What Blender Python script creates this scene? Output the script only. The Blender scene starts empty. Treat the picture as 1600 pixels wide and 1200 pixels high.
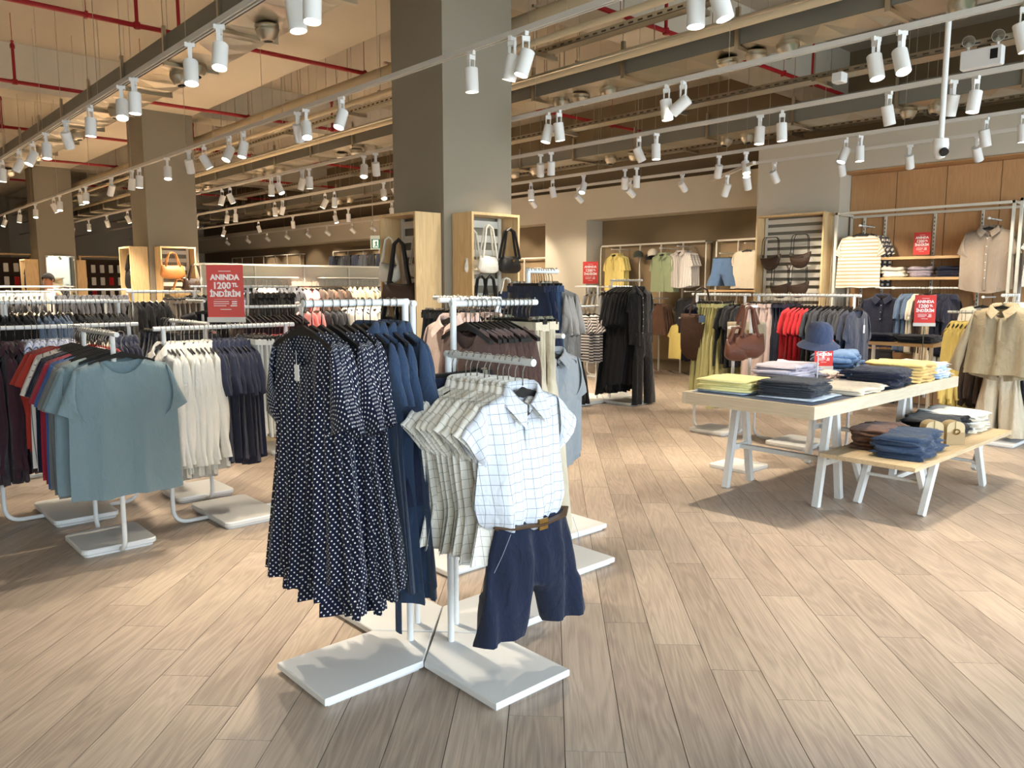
import bpy, math, random
import numpy as np
from mathutils import Vector, Matrix
PI = math.pi
SC = bpy.context.scene
COL = SC.collection
rnd = random.Random(7)

# ------------------------------------------------------------------ camera, world, light
EYE = 1.5
YAW, PITCH = math.radians(42.2056), math.radians(7.102)
cam_d = bpy.data.cameras.new('camera')
cam_d.sensor_width = 36.0
cam_d.lens = 36.0 * 1220 / 1600
cam_d.clip_start = 0.05
cam_d.clip_end = 200
cam = bpy.data.objects.new('camera', cam_d)
COL.objects.link(cam)
cam.location = (0, 0, EYE)
cam.rotation_euler = (PI / 2 - PITCH, 0, -YAW)
SC.camera = cam

SC.view_settings.view_transform = 'Standard'
SC.view_settings.look = 'None'
SC.view_settings.gamma = 1.0
SC.view_settings.use_curve_mapping = False
SC.view_settings.exposure = 0.22
SPOT_W = 92.0
DAY_W = 760.0
LENS_E = 14.0

world = bpy.data.worlds.new('world')
SC.world = world
world.use_nodes = True
wn = world.node_tree.nodes
wn.clear()
w_out = wn.new('ShaderNodeOutputWorld')
w_bg = wn.new('ShaderNodeBackground')
w_sky = wn.new('ShaderNodeTexSky')
w_sky.sky_type = 'NISHITA'
w_sky.sun_disc = False
w_sky.sun_elevation = math.radians(48)
w_sky.sun_rotation = math.radians(60)
w_bg.inputs['Strength'].default_value = 0.35
world.node_tree.links.new(w_sky.outputs[0], w_bg.inputs['Color'])
world.node_tree.links.new(w_bg.outputs[0], w_out.inputs['Surface'])

# daylight that falls in through the storefront glazing behind the photographer
day = bpy.data.lights.new('storefront_daylight', 'AREA')
day.shape = 'RECTANGLE'
day.size, day.size_y = 13.0, 2.9
day.energy = DAY_W
day.color = (0.74, 0.87, 1.0)
dayo = bpy.data.objects.new('storefront_daylight', day)
COL.objects.link(dayo)
dayo.visible_glossy = False
dayo.location = (3.6, -3.75, 1.75)
dayo.rotation_euler = (PI / 2, 0, 0)      # faces +Y

# ------------------------------------------------------------------ helpers
def lin(c):
    return tuple(((v / 255.0) / 12.92 if v / 255.0 <= 0.04045 else ((v / 255.0 + 0.055) / 1.055) ** 2.4) for v in c) + (1.0,)

MATS = {}
def newmat(name):
    m = bpy.data.materials.new(name)
    m.use_nodes = True
    nt = m.node_tree
    b = nt.nodes['Principled BSDF']
    return m, nt, b

def plain(name, rgb, rough=0.6, metal=0.0, bump=0.0, bscale=60.0, var=0.0, vscale=4.0, emit=0.0, coat=0.0):
    if name in MATS:
        return MATS[name]
    m, nt, b = newmat(name)
    c = lin(rgb)
    b.inputs['Base Color'].default_value = c
    b.inputs['Roughness'].default_value = rough
    b.inputs['Metallic'].default_value = metal
    if coat:
        b.inputs['Coat Weight'].default_value = coat
    L = nt.links
    if bump or var:
        tc = nt.nodes.new('ShaderNodeTexCoord')
    if var:
        n = nt.nodes.new('ShaderNodeTexNoise')
        n.inputs['Scale'].default_value = vscale
        n.inputs['Detail'].default_value = 4
        L.new(tc.outputs['Object'], n.inputs['Vector'])
        r = nt.nodes.new('ShaderNodeMix')
        r.data_type = 'RGBA'
        r.inputs['A'].default_value = tuple(v * (1 - var) for v in c[:3]) + (1,)
        r.inputs['B'].default_value = tuple(min(1, v * (1 + var)) for v in c[:3]) + (1,)
        L.new(n.outputs['Fac'], r.inputs['Factor'])
        L.new(r.outputs['Result'], b.inputs['Base Color'])
    if bump:
        n2 = nt.nodes.new('ShaderNodeTexNoise')
        n2.inputs['Scale'].default_value = bscale
        n2.inputs['Detail'].default_value = 3
        L.new(tc.outputs['Object'], n2.inputs['Vector'])
        bp = nt.nodes.new('ShaderNodeBump')
        bp.inputs['Strength'].default_value = bump
        bp.inputs['Distance'].default_value = 0.01
        L.new(n2.outputs['Fac'], bp.inputs['Height'])
        L.new(bp.outputs['Normal'], b.inputs['Normal'])
    if emit:
        b.inputs['Emission Color'].default_value = c
        b.inputs['Emission Strength'].default_value = emit
    MATS[name] = m
    return m

def wrinkle(m, strength=0.45, scale=11.0):
    """soft creases of hanging cloth, on top of any weave bump"""
    nt = m.node_tree
    b = nt.nodes['Principled BSDF']
    tc = nt.nodes.new('ShaderNodeTexCoord')
    mp = nt.nodes.new('ShaderNodeMapping')
    mp.inputs['Scale'].default_value = (1.5, 1.5, 0.8)
    oi = nt.nodes.new('ShaderNodeObjectInfo')
    nt.links.new(tc.outputs['Object'], mp.inputs['Vector'])
    cx = nt.nodes.new('ShaderNodeCombineXYZ')
    for i in range(3):
        nt.links.new(math_node(nt, 'MULTIPLY', oi.outputs['Random'], 31.0 + 7 * i), cx.inputs[i])
    nt.links.new(cx.outputs[0], mp.inputs['Location'])
    n = nt.nodes.new('ShaderNodeTexNoise')
    n.inputs['Scale'].default_value = scale
    n.inputs['Detail'].default_value = 3
    n.inputs['Distortion'].default_value = 0.8
    nt.links.new(mp.outputs[0], n.inputs['Vector'])
    bp = nt.nodes.new('ShaderNodeBump')
    bp.inputs['Strength'].default_value = strength
    bp.inputs['Distance'].default_value = 0.03
    nt.links.new(n.outputs['Fac'], bp.inputs['Height'])
    if b.inputs['Normal'].is_linked:
        nt.links.new(b.inputs['Normal'].links[0].from_socket, bp.inputs['Normal'])
    nt.links.new(bp.outputs['Normal'], b.inputs['Normal'])

def fab(name, rgb, var=0.10, rough=0.92, bump=0.25, sheen=0.15, vscale=7.0):
    k = 'fabric_' + name
    if k in MATS:
        return MATS[k]
    m = plain(k, rgb, rough, 0, bump, 240.0, var, vscale)
    m.node_tree.nodes['Principled BSDF'].inputs['Sheen Weight'].default_value = sheen
    wrinkle(m)
    return m

def math_node(nt, op, a, b=None):
    n = nt.nodes.new('ShaderNodeMath')
    n.operation = op
    for i, v in enumerate((a, b)):
        if v is None:
            continue
        if isinstance(v, (int, float)):
            n.inputs[i].default_value = v
        else:
            nt.links.new(v, n.inputs[i])
    return n.outputs[0]

def pattern(name, base, mark, kind, s=0.02, w=0.2, rough=0.9):
    """fabric printed with dots, checks or stripes in the cloth's own coordinates"""
    k = 'print_' + name
    if k in MATS:
        return MATS[k]
    m, nt, b = newmat(k)
    b.inputs['Roughness'].default_value = rough
    tc = nt.nodes.new('ShaderNodeAttribute')
    tc.attribute_name = 'cloth'
    sp = nt.nodes.new('ShaderNodeSeparateXYZ')
    nt.links.new(tc.outputs['Vector'], sp.inputs[0])
    x, z = sp.outputs['X'], sp.outputs['Z']
    def fr(v, off=0.0):
        return math_node(nt, 'FRACT', math_node(nt, 'ADD', math_node(nt, 'MULTIPLY', v, 1.0 / s), off))
    def cen(v):
        return math_node(nt, 'SUBTRACT', v, 0.5)
    if kind == 'dots':
        fs = []
        for off in (0.0, 0.5):
            a, c = cen(fr(x, off)), cen(fr(z, off))
            d = math_node(nt, 'SQRT', math_node(nt, 'ADD', math_node(nt, 'MULTIPLY', a, a), math_node(nt, 'MULTIPLY', c, c)))
            fs.append(math_node(nt, 'LESS_THAN', d, w))
        f = math_node(nt, 'MAXIMUM', fs[0], fs[1])
    elif kind == 'check':
        f = math_node(nt, 'MAXIMUM', math_node(nt, 'LESS_THAN', fr(x), w), math_node(nt, 'LESS_THAN', fr(z), w))
    elif kind == 'stripe':
        f = math_node(nt, 'LESS_THAN', fr(z), w)
    else:
        f = math_node(nt, 'LESS_THAN', fr(x), w)
    mx = nt.nodes.new('ShaderNodeMix')
    mx.data_type = 'RGBA'
    mx.inputs['A'].default_value = lin(base)
    mx.inputs['B'].default_value = lin(mark)
    nt.links.new(f, mx.inputs['Factor'])
    nt.links.new(mx.outputs['Result'], b.inputs['Base Color'])
    b.inputs['Sheen Weight'].default_value = 0.1
    wrinkle(m, 0.35)
    MATS[k] = m
    return m

def wood(name, dark, light, axis='X', scale=1.0, rough=0.55, rand=0.25, world_rot=None, stuff=False, rings=0.6):
    if name in MATS:
        return MATS[name]
    m, nt, b = newmat(name)
    L = nt.links
    b.inputs['Roughness'].default_value = rough
    if world_rot is not None:
        g = nt.nodes.new('ShaderNodeNewGeometry')
        src = g.outputs['Position']
        rn = g.outputs['Random Per Island'] if stuff else nt.nodes.new('ShaderNodeObjectInfo').outputs['Random']
        vr = nt.nodes.new('ShaderNodeVectorRotate')
        vr.rotation_type = 'Z_AXIS'
        vr.inputs['Angle'].default_value = world_rot
        L.new(src, vr.inputs['Vector'])
        src = vr.outputs[0]
    else:
        tc = nt.nodes.new('ShaderNodeTexCoord')
        src = tc.outputs['Object']
        rn = nt.nodes.new('ShaderNodeObjectInfo').outputs['Random']
    cmb = nt.nodes.new('ShaderNodeCombineXYZ')
    for i in range(3):
        L.new(math_node(nt, 'MULTIPLY', rn, (37.0, 91.0, 53.0)[i]), cmb.inputs[i])
    ad = nt.nodes.new('ShaderNodeVectorMath')
    ad.operation = 'ADD'
    L.new(src, ad.inputs[0])
    L.new(cmb.outputs[0], ad.inputs[1])
    mp = nt.nodes.new('ShaderNodeMapping')
    s = [9.0 * scale] * 3
    s['XYZ'.index(axis)] = 0.9 * scale
    mp.inputs['Scale'].default_value = s
    L.new(ad.outputs[0], mp.inputs['Vector'])
    n1 = nt.nodes.new('ShaderNodeTexNoise')
    n1.inputs['Scale'].default_value = 1.0
    n1.inputs['Detail'].default_value = 2
    n1.inputs['Distortion'].default_value = 0.6
    L.new(mp.outputs[0], n1.inputs['Vector'])
    # growth-ring bands out of the slow noise
    ring = math_node(nt, 'MULTIPLY', math_node(nt, 'ADD', math_node(nt, 'SINE', math_node(nt, 'MULTIPLY', n1.outputs['Fac'], 62.0)), 1.0), 0.5)
    mp2 = nt.nodes.new('ShaderNodeMapping')
    s2 = [150.0 * scale] * 3
    s2['XYZ'.index(axis)] = 5.0 * scale
    mp2.inputs['Scale'].default_value = s2
    L.new(ad.outputs[0], mp2.inputs['Vector'])
    n2 = nt.nodes.new('ShaderNodeTexNoise')
    n2.inputs['Scale'].default_value = 1.0
    n2.inputs['Detail'].default_value = 3
    L.new(mp2.outputs[0], n2.inputs['Vector'])
    n3 = nt.nodes.new('ShaderNodeTexNoise')
    n3.inputs['Scale'].default_value = 2.2
    n3.inputs['Detail'].default_value = 3
    L.new(ad.outputs[0], n3.inputs['Vector'])
    f = math_node(nt, 'ADD', math_node(nt, 'MULTIPLY', ring, 0.36 * rings), math_node(nt, 'MULTIPLY', n2.outputs['Fac'], 0.62))
    f = math_node(nt, 'ADD', f, math_node(nt, 'MULTIPLY', n3.outputs['Fac'], 0.45))
    f = math_node(nt, 'ADD', f, math_node(nt, 'MULTIPLY', math_node(nt, 'SUBTRACT', rn, 0.5), rand * 2))
    cr = nt.nodes.new('ShaderNodeValToRGB')
    cr.color_ramp.elements[0].position = 0.18
    cr.color_ramp.elements[1].position = 0.92
    cr.color_ramp.elements[0].color = lin(dark)
    cr.color_ramp.elements[1].color = lin(light)
    L.new(f, cr.inputs['Fac'])
    L.new(cr.outputs['Color'], b.inputs['Base Color'])
    bp = nt.nodes.new('ShaderNodeBump')
    bp.inputs['Strength'].default_value = 0.12
    bp.inputs['Distance'].default_value = 0.004
    L.new(n2.outputs['Fac'], bp.inputs['Height'])
    L.new(bp.outputs['Normal'], b.inputs['Normal'])
    MATS[name] = m
    return m

# palette of the place
WHITE_METAL = plain('white_powder_coat', (226, 226, 222), 0.42, 0, 0.05, 120)
LAMP_WHITE = plain('lamp_white', (226, 224, 218), 0.45)
TRACK_WHITE = plain('track_white', (205, 200, 190), 0.5)
CHROME = plain('chrome', (190, 188, 184), 0.22, 1.0)
GALV = plain('galvanised_steel', (206, 200, 186), 0.30, 1.0, 0.35, 7, 0.10, 3)
DUCT_GREY = plain('duct_grey', (128, 126, 116), 0.55, 0.35, 0.1, 8, 0.08, 3)
COL_PAINT = plain('taupe_wall_paint', (140, 132, 116), 0.85, 0, 0.08, 30, 0.05, 1.2)
SLAB = plain('slab_paint', (184, 174, 156), 0.92, 0, 0.15, 12, 0.08, 0.8)
BEAM_PAINT = plain('beam_paint', (204, 194, 174), 0.92, 0, 0.12, 14, 0.06, 0.8)
PALE_WALL = plain('pale_wall_paint', (196, 188, 170), 0.88, 0, 0.06, 30, 0.04, 1.0)
BROWN_WALL = plain('brown_wall_paint', (122, 106, 82), 0.9, 0, 0.08, 30, 0.06, 1.0)
DARK_WALL = plain('dark_soffit_paint', (84, 74, 58), 0.95)
RED_PIPE = plain('red_pipe_paint', (150, 24, 30), 0.5)
PIPE_CREAM = plain('cream_pipe', (196, 180, 148), 0.7, 0, 0.1, 20)
BLACK_PL = plain('black_plastic', (24, 23, 24), 0.45)
BLACK_WOOD = plain('black_lacquer', (30, 28, 28), 0.38)
LENS = plain('lamp_lens', (255, 246, 226), 0.3, emit=LENS_E)
BIRCH = wood('birch', (186, 152, 102), (228, 198, 150), 'Z', 1.0, 0.55, 0.06, rings=0.5)
BIRCH_X = wood('birch_long', (176, 150, 112), (222, 200, 162), 'X', 1.0, 0.55, 0.06, rings=0.4)
OAK_PANEL = wood('oak_panel', (164, 122, 82), (202, 158, 112), 'Z', 1.0, 0.6, 0.10, rings=0.35)
RED_PAPER = plain('red_paper', (206, 62, 58), 0.6)
ACRYLIC_W = plain('white_lettering', (244, 236, 232), 0.6)

def mesh(name, verts, faces, smooth=True, cloth=None):
    me = bpy.data.meshes.new(name)
    me.from_pydata([tuple(map(float, v)) for v in verts], [], faces)
    if cloth:
        a = me.attributes.new('cloth', 'FLOAT_VECTOR', 'POINT')
        a.data.foreach_set('vector', [float(q) for p in cloth for q in p])
    if smooth:
        me.polygons.foreach_set('use_smooth', [True] * len(me.polygons))
    me.materials.append(None)
    me.update()
    return me

def ob(name, me, mat, parent=None, loc=(0, 0, 0), rot=(0, 0, 0), scale=None):
    o = bpy.data.objects.new(name, me)
    COL.objects.link(o)
    if parent is not None:
        o.parent = parent
    o.location = loc
    o.rotation_euler = rot
    if scale:
        o.scale = scale
    if me is not None and mat is not None:
        o.material_slots[0].link = 'OBJECT'
        o.material_slots[0].material = mat
    return o

def empty(name, loc=(0, 0, 0), rotz=0.0):
    o = bpy.data.objects.new(name, None)
    COL.objects.link(o)
    o.location = loc
    o.rotation_euler = (0, 0, rotz)
    o.empty_display_size = 0.1
    return o

def tag(o, label, cat, group=None):
    o['label'] = label
    o['category'] = cat
    if group:
        o['group'] = group
    return o

def struct(o, label=None):
    o['kind'] = 'structure'
    if label:
        o['label'] = label
    return o

ORD = ('first second third fourth fifth sixth seventh eighth ninth tenth eleventh twelfth thirteenth fourteenth fifteenth '
       'sixteenth seventeenth eighteenth nineteenth twentieth twenty-first twenty-second twenty-third twenty-fourth '
       'twenty-fifth twenty-sixth twenty-seventh twenty-eighth twenty-ninth thirtieth').split()

class MB:
    """collects shapes into one mesh"""
    def __init__(s):
        s.v, s.f = [], []
    def add(s, vs, fs):
        n = len(s.v)
        s.v += [tuple(v) for v in vs]
        s.f += [tuple(i + n for i in f) for f in fs]
        return s
    def box(s, x0, x1, y0, y1, z0, z1, bev=0.0):
        if bev <= 0:
            vs = [(x0, y0, z0), (x1, y0, z0), (x1, y1, z0), (x0, y1, z0), (x0, y0, z1), (x1, y0, z1), (x1, y1, z1), (x0, y1, z1)]
            return s.add(vs, [(3, 2, 1, 0), (4, 5, 6, 7), (0, 1, 5, 4), (1, 2, 6, 5), (2, 3, 7, 6), (3, 0, 4, 7)])
        poly = [(x0 + bev, y0), (x1 - bev, y0), (x1, y0 + bev), (x1, y1 - bev), (x1 - bev, y1), (x0 + bev, y1), (x0, y1 - bev), (x0, y0 + bev)]
        return s.prism(poly, z0, z1, min(bev, (z1 - z0) / 3))
    def prism(s, poly, z0, z1, bev=0.0):
        n = len(poly)
        cx = sum(p[0] for p in poly) / n
        cy = sum(p[1] for p in poly) / n
        def ring(z, inset):
            out = []
            for (x, y) in poly:
                d = math.hypot(x - cx, y - cy) or 1
                out.append((x - (x - cx) / d * inset, y - (y - cy) / d * inset, z))
            return out
        rings = [ring(z0, 0), ring(z1, 0)] if bev <= 0 else [ring(z0, bev), ring(z0 + bev, 0), ring(z1 - bev, 0), ring(z1, bev)]
        vs = [v for r in rings for v in r]
        fs = []
        for k in range(len(rings) - 1):
            for i in range(n):
                j = (i + 1) % n
                fs.append((k * n + i, k * n + j, (k + 1) * n + j, (k + 1) * n + i))
        fs.append(tuple(range(n - 1, -1, -1)))
        fs.append(tuple(range((len(rings) - 1) * n, len(rings) * n)))
        return s.add(vs, fs)
    def tube(s, pts, r, n=8, cap=True, flat=1.0):
        pts = [Vector(p) for p in pts]
        vs, fs = [], []
        m = len(pts)
        prev = None
        for i, p in enumerate(pts):
            t = (pts[min(i + 1, m - 1)] - pts[max(i - 1, 0)]).normalized()
            if prev is None:
                a = Vector((0, 0, 1)) if abs(t.z) < 0.9 else Vector((1, 0, 0))
                u = t.cross(a).normalized()
            else:
                u = (prev - t * prev.dot(t)).normalized()
            prev = u
            w = t.cross(u)
            rr = r[i] if isinstance(r, (list, tuple)) else r
            for k in range(n):
                an = 2 * PI * k / n
                vs.append(p + u * (rr * math.cos(an)) + w * (rr * flat * math.sin(an)))
        for i in range(m - 1):
            for k in range(n):
                j = (k + 1) % n
                fs.append((i * n + k, i * n + j, (i + 1) * n + j, (i + 1) * n + k))
        if cap:
            fs.append(tuple(range(n - 1, -1, -1)))
            fs.append(tuple(range((m - 1) * n, m * n)))
        return s.add(vs, fs)
    def lathe(s, prof, n=16, c=(0, 0, 0), axis='Z', sx=1.0, sy=1.0):
        vs, fs = [], []
        for (r, z) in prof:
            for k in range(n):
                an = 2 * PI * k / n
                p = (r * math.cos(an) * sx, r * math.sin(an) * sy, z)
                if axis == 'Y':
                    p = (p[0], p[2], p[1])
                elif axis == 'X':
                    p = (p[2], p[0], p[1])
                vs.append((p[0] + c[0], p[1] + c[1], p[2] + c[2]))
        for i in range(len(prof) - 1):
            for k in range(n):
                j = (k + 1) % n
                fs.append((i * n + k, i * n + j, (i + 1) * n + j, (i + 1) * n + k))
        if prof[0][0] > 1e-6:
            fs.append(tuple(range(n - 1, -1, -1)))
        if prof[-1][0] > 1e-6:
            fs.append(tuple(range((len(prof) - 1) * n, len(prof) * n)))
        return s.add(vs, fs)
    def beam(s, a, b, w, h):
        """square bar from a to b: w across, h in the other direction"""
        a, b = Vector(a), Vector(b)
        t = (b - a).normalized()
        ref = Vector((0, 1, 0)) if abs(t.y) < 0.9 else Vector((1, 0, 0))
        u = ref
        u = (u - t * u.dot(t)).normalized()
        v = t.cross(u)
        vs = []
        for p in (a, b):
            for (i, j) in ((-1, -1), (1, -1), (1, 1), (-1, 1)):
                vs.append(p + u * (i * w / 2) + v * (j * h / 2))
        return s.add(vs, [(3, 2, 1, 0), (4, 5, 6, 7), (0, 1, 5, 4), (1, 2, 6, 5), (2, 3, 7, 6), (3, 0, 4, 7)])
    def mesh(s, name, smooth=False):
        return mesh(name, s.v, s.f, smooth)
    def build(s, name, mat, parent=None, loc=(0, 0, 0), rot=(0, 0, 0), smooth=False):
        me = s.mesh(name, smooth)
        if smooth:
            me.set_sharp_from_angle(angle=math.radians(40))
        return ob(name, me, mat, parent, loc, rot)

def rr_poly(w, d, r, n=4):
    out = []
    for (cx, cy, a0) in ((w / 2 - r, -d / 2 + r, -PI / 2), (w / 2 - r, d / 2 - r, 0), (-w / 2 + r, d / 2 - r, PI / 2), (-w / 2 + r, -d / 2 + r, PI)):
        for k in range(n + 1):
            a = a0 + PI / 2 * k / n
            out.append((cx + r * math.cos(a), cy + r * math.sin(a)))
    return out

def text_mesh(body, size, bold=0.0, align='CENTER', extrude=0.0005):
    cu = bpy.data.curves.new('lettering', 'FONT')
    cu.body = body
    cu.size = size
    cu.align_x = align
    cu.align_y = 'CENTER'
    cu.extrude = extrude
    cu.offset = bold
    cu.resolution_u = 2
    t = bpy.data.objects.new('lettering_source', cu)
    COL.objects.link(t)
    bpy.context.view_layer.update()
    me = bpy.data.meshes.new_from_object(t.evaluated_get(bpy.context.evaluated_depsgraph_get()))
    me.name = 'lettering'
    bpy.data.objects.remove(t)
    me.materials.clear()
    me.materials.append(None)
    return me

# ------------------------------------------------------------------ floor of diagonal wood-look planks
A45 = PI / 4
PW, PL = 0.195, 1.2
PLANK = wood('floor_plank', (140, 124, 111), (198, 180, 161), 'X', 1.0, 0.42, 0.14, world_rot=-A45, rings=0.55)
PLANK_FAR = wood('floor_plank_far', (140, 124, 111), (198, 180, 161), 'X', 1.0, 0.42, 0.14, world_rot=-A45, stuff=True, rings=0.55)
JOINT = plain('floor_joint', (70, 58, 46), 0.8)
X0, X1, Y0, Y1 = -3.5, 11.7, -3.9, 30.0
floor = struct(MB().box(X0, X1, Y0, Y1, -0.15, -0.0035).build('floor', JOINT), 'floor of pale oak-look planks laid diagonally')
plank_me = MB().box(-PL / 2 + 0.0014, PL / 2 - 0.0014, -PW / 2 + 0.0014, PW / 2 - 0.0014, -0.02, 0.0).mesh('plank')
S2 = math.sqrt(0.5)
FX, FY = math.sin(YAW), math.cos(YAW)
cands = []
for k in range(-160, 110):
    s = 0.0565 + PW * (k + 0.5)
    toff = 2.356 - 0.21 * k
    for j in range(-40, 40):
        t = toff + PL * (j + 0.5) + 0.03 * math.sin(k * 12.9 + 1)
        x, y = (t + s) * S2, (t - s) * S2
        if x < X0 - 0.5 or x > X1 + 0.5 or y < Y0 - 0.5 or y > Y1 + 0.5:
            continue
        d = x * FX + y * FY
        u = (x * FY - y * FX) / max(d, 0.1)
        vis = d > 1.6 and abs(u) < 0.72
        cands.append((d if vis else 99 + d, x, y))
cands.sort()
for (d, x, y) in cands[:290]:
    ob('plank', plank_me, PLANK, floor, (x, y, 0), (0, 0, A45))
pf = MB()
ca, sa = math.cos(A45), math.sin(A45)
for (d, x, y) in cands[290:]:
    a, w = PL / 2 - 0.0014, PW / 2 - 0.0014
    c4 = [(-a, -w), (a, -w), (a, w), (-a, w)]
    vs = [(min(X1, max(X0, x + p * ca - q * sa)), min(Y1, max(Y0, y + p * sa + q * ca)), z) for z in (-0.003, 0.0) for (p, q) in c4]
    pf.add(vs, [(4, 5, 6, 7), (0, 1, 5, 4), (1, 2, 6, 5), (2, 3, 7, 6), (3, 0, 4, 7)])
po = pf.build('plank_field', PLANK_FAR, floor)
po['kind'] = 'stuff'

# ------------------------------------------------------------------ ceiling slab, beams, columns
ZS, ZB = 4.85, 4.2
struct(MB().box(X0, X1, Y0, Y1, ZS, ZS + 0.2).build('ceiling', SLAB), 'bare tan concrete ceiling slab above the services')
COLS = [5.38, 12.96, 20.54, 28.12]
CX0, CX1, CW = 4.1, 4.87, 0.75
for i, cy in enumerate(COLS):
    c = struct(MB().box(CX0, CX1, cy, cy + CW, 0, ZS).build('column', COL_PAINT))
    c['label'] = 'square taupe column carrying wooden bag cabinets' if i == 0 else 'square taupe column farther down the store, number %s in the row' % ORD[i]
struct(MB().box(CX0, CX1, Y0, Y1, ZB, ZS + 0.02).build('beam', BEAM_PAINT), 'long tan beam over the row of columns')
for cy in COLS:
    for (a, b) in ((X0, CX0), (CX1, X1)):
        struct(MB().box(a, b, cy + 0.05, cy + 0.62, ZB + 0.02, ZS + 0.02).build('beam', BEAM_PAINT), 'tan cross beam under the ceiling slab')

# walls
struct(MB().box(X0 - 0.2, X0, Y0, Y1, -0.1, ZS).build('wall_west', PALE_WALL), 'pale wall on the far side of the left racks')
struct(MB().box(X0, X1, Y1, Y1 + 0.2, -0.1, ZS).build('wall_north', PALE_WALL), 'pale end wall deep in the store')
wall_e = struct(MB().box(11.5, 11.7, Y0, Y1, -0.1, ZS).build('wall_east', BROWN_WALL), 'long brown side wall behind the clothes displays')
# storefront wall with glazing (behind the photographer, seen only in the mirror)
ws = struct(MB().box(X0, X1, -4.1, -3.9, 3.3, ZS).box(X0, -3.0, -4.1, -3.9, -0.1, 3.3).box(10.4, X1, -4.1, -3.9, -0.1, 3.3).build('wall_south', PALE_WALL), 'storefront wall around the shop windows')
FRAME_D = plain('window_frame_dark', (60, 62, 64), 0.5)
def glass_mat():
    m, nt, b = newmat('shop_glass')
    nt.nodes.remove(b)
    o = nt.nodes['Material Output']
    t = nt.nodes.new('ShaderNodeBsdfTransparent')
    g = nt.nodes.new('ShaderNodeBsdfGlossy')
    g.inputs['Roughness'].default_value = 0.02
    mx = nt.nodes.new('ShaderNodeMixShader')
    mx.inputs[0].default_value = 0.06
    nt.links.new(t.outputs[0], mx.inputs[1])
    nt.links.new(g.outputs[0], mx.inputs[2])
    nt.links.new(mx.outputs[0], o.inputs['Surface'])
    return m
GLASS = glass_mat()
for i in range(5):
    xa = -3.0 + i * 2.68
    w = struct(MB().box(xa, xa + 2.68, -4.06, -3.94, 0, 0.1).box(xa, xa + 2.68, -4.06, -3.94, 3.2, 3.3).box(xa, xa + 0.06, -4.06, -3.94, 0.1, 3.2).box(xa + 2.62, xa + 2.68, -4.06, -3.94, 0.1, 3.2).build('window_%d' % (i + 1), FRAME_D))
    MB().box(xa + 0.06, xa + 2.62, -4.005, -3.995, 0.1, 3.2).build('pane', GLASS, w)
struct(MB().box(-30, 40, -40, -4.1, -0.3, -0.12).build('ground', plain('lawn', (92, 128, 74), 0.95, 0, 0, 1, 0.3, 1.5)), 'green ground outside the shop windows')

# east side: pale pilaster, bulkhead, oak niche
struct(MB().box(10.2, 11.5, 4.86, 6.06, 0, 2.98).build('trim_1', PALE_WALL), 'pale wall pier beside the oak panelled niche')
struct(MB().box(10.2, 11.5, Y0, 6.06, 2.98, 3.46).build('trim_2', PALE_WALL), 'pale bulkhead above the oak panelled niche')
struct(MB().box(11.05, 11.5, 10.1, 11.2, 0, 2.74).build('trim_3', PALE_WALL), 'pale wall pier between two recessed brown displays')
struct(MB().box(11.05, 11.5, 6.06, 30.0, 2.74, 3.3).build('trim_4', PALE_WALL), 'pale bulkhead over the recessed brown displays')
niche = struct(MB().box(10.56, 11.5, Y0, 4.86, 0, 2.98).build('wall_niche', BROWN_WALL), 'niche lined with upright oak panels')
pan = MB().box(-0.02, 0.03, -0.2915, 0.2915, 0, 2.95, 0).mesh('panel')
for k in range(10):
    ob('panel', pan, OAK_PANEL, niche, (10.53, 4.86 - 0.3 - k * 0.592, 0.01))
MB().box(10.2, 10.56, 2.0, 4.86, 2.965, 2.985).build('trim', OAK_PANEL, niche)

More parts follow.
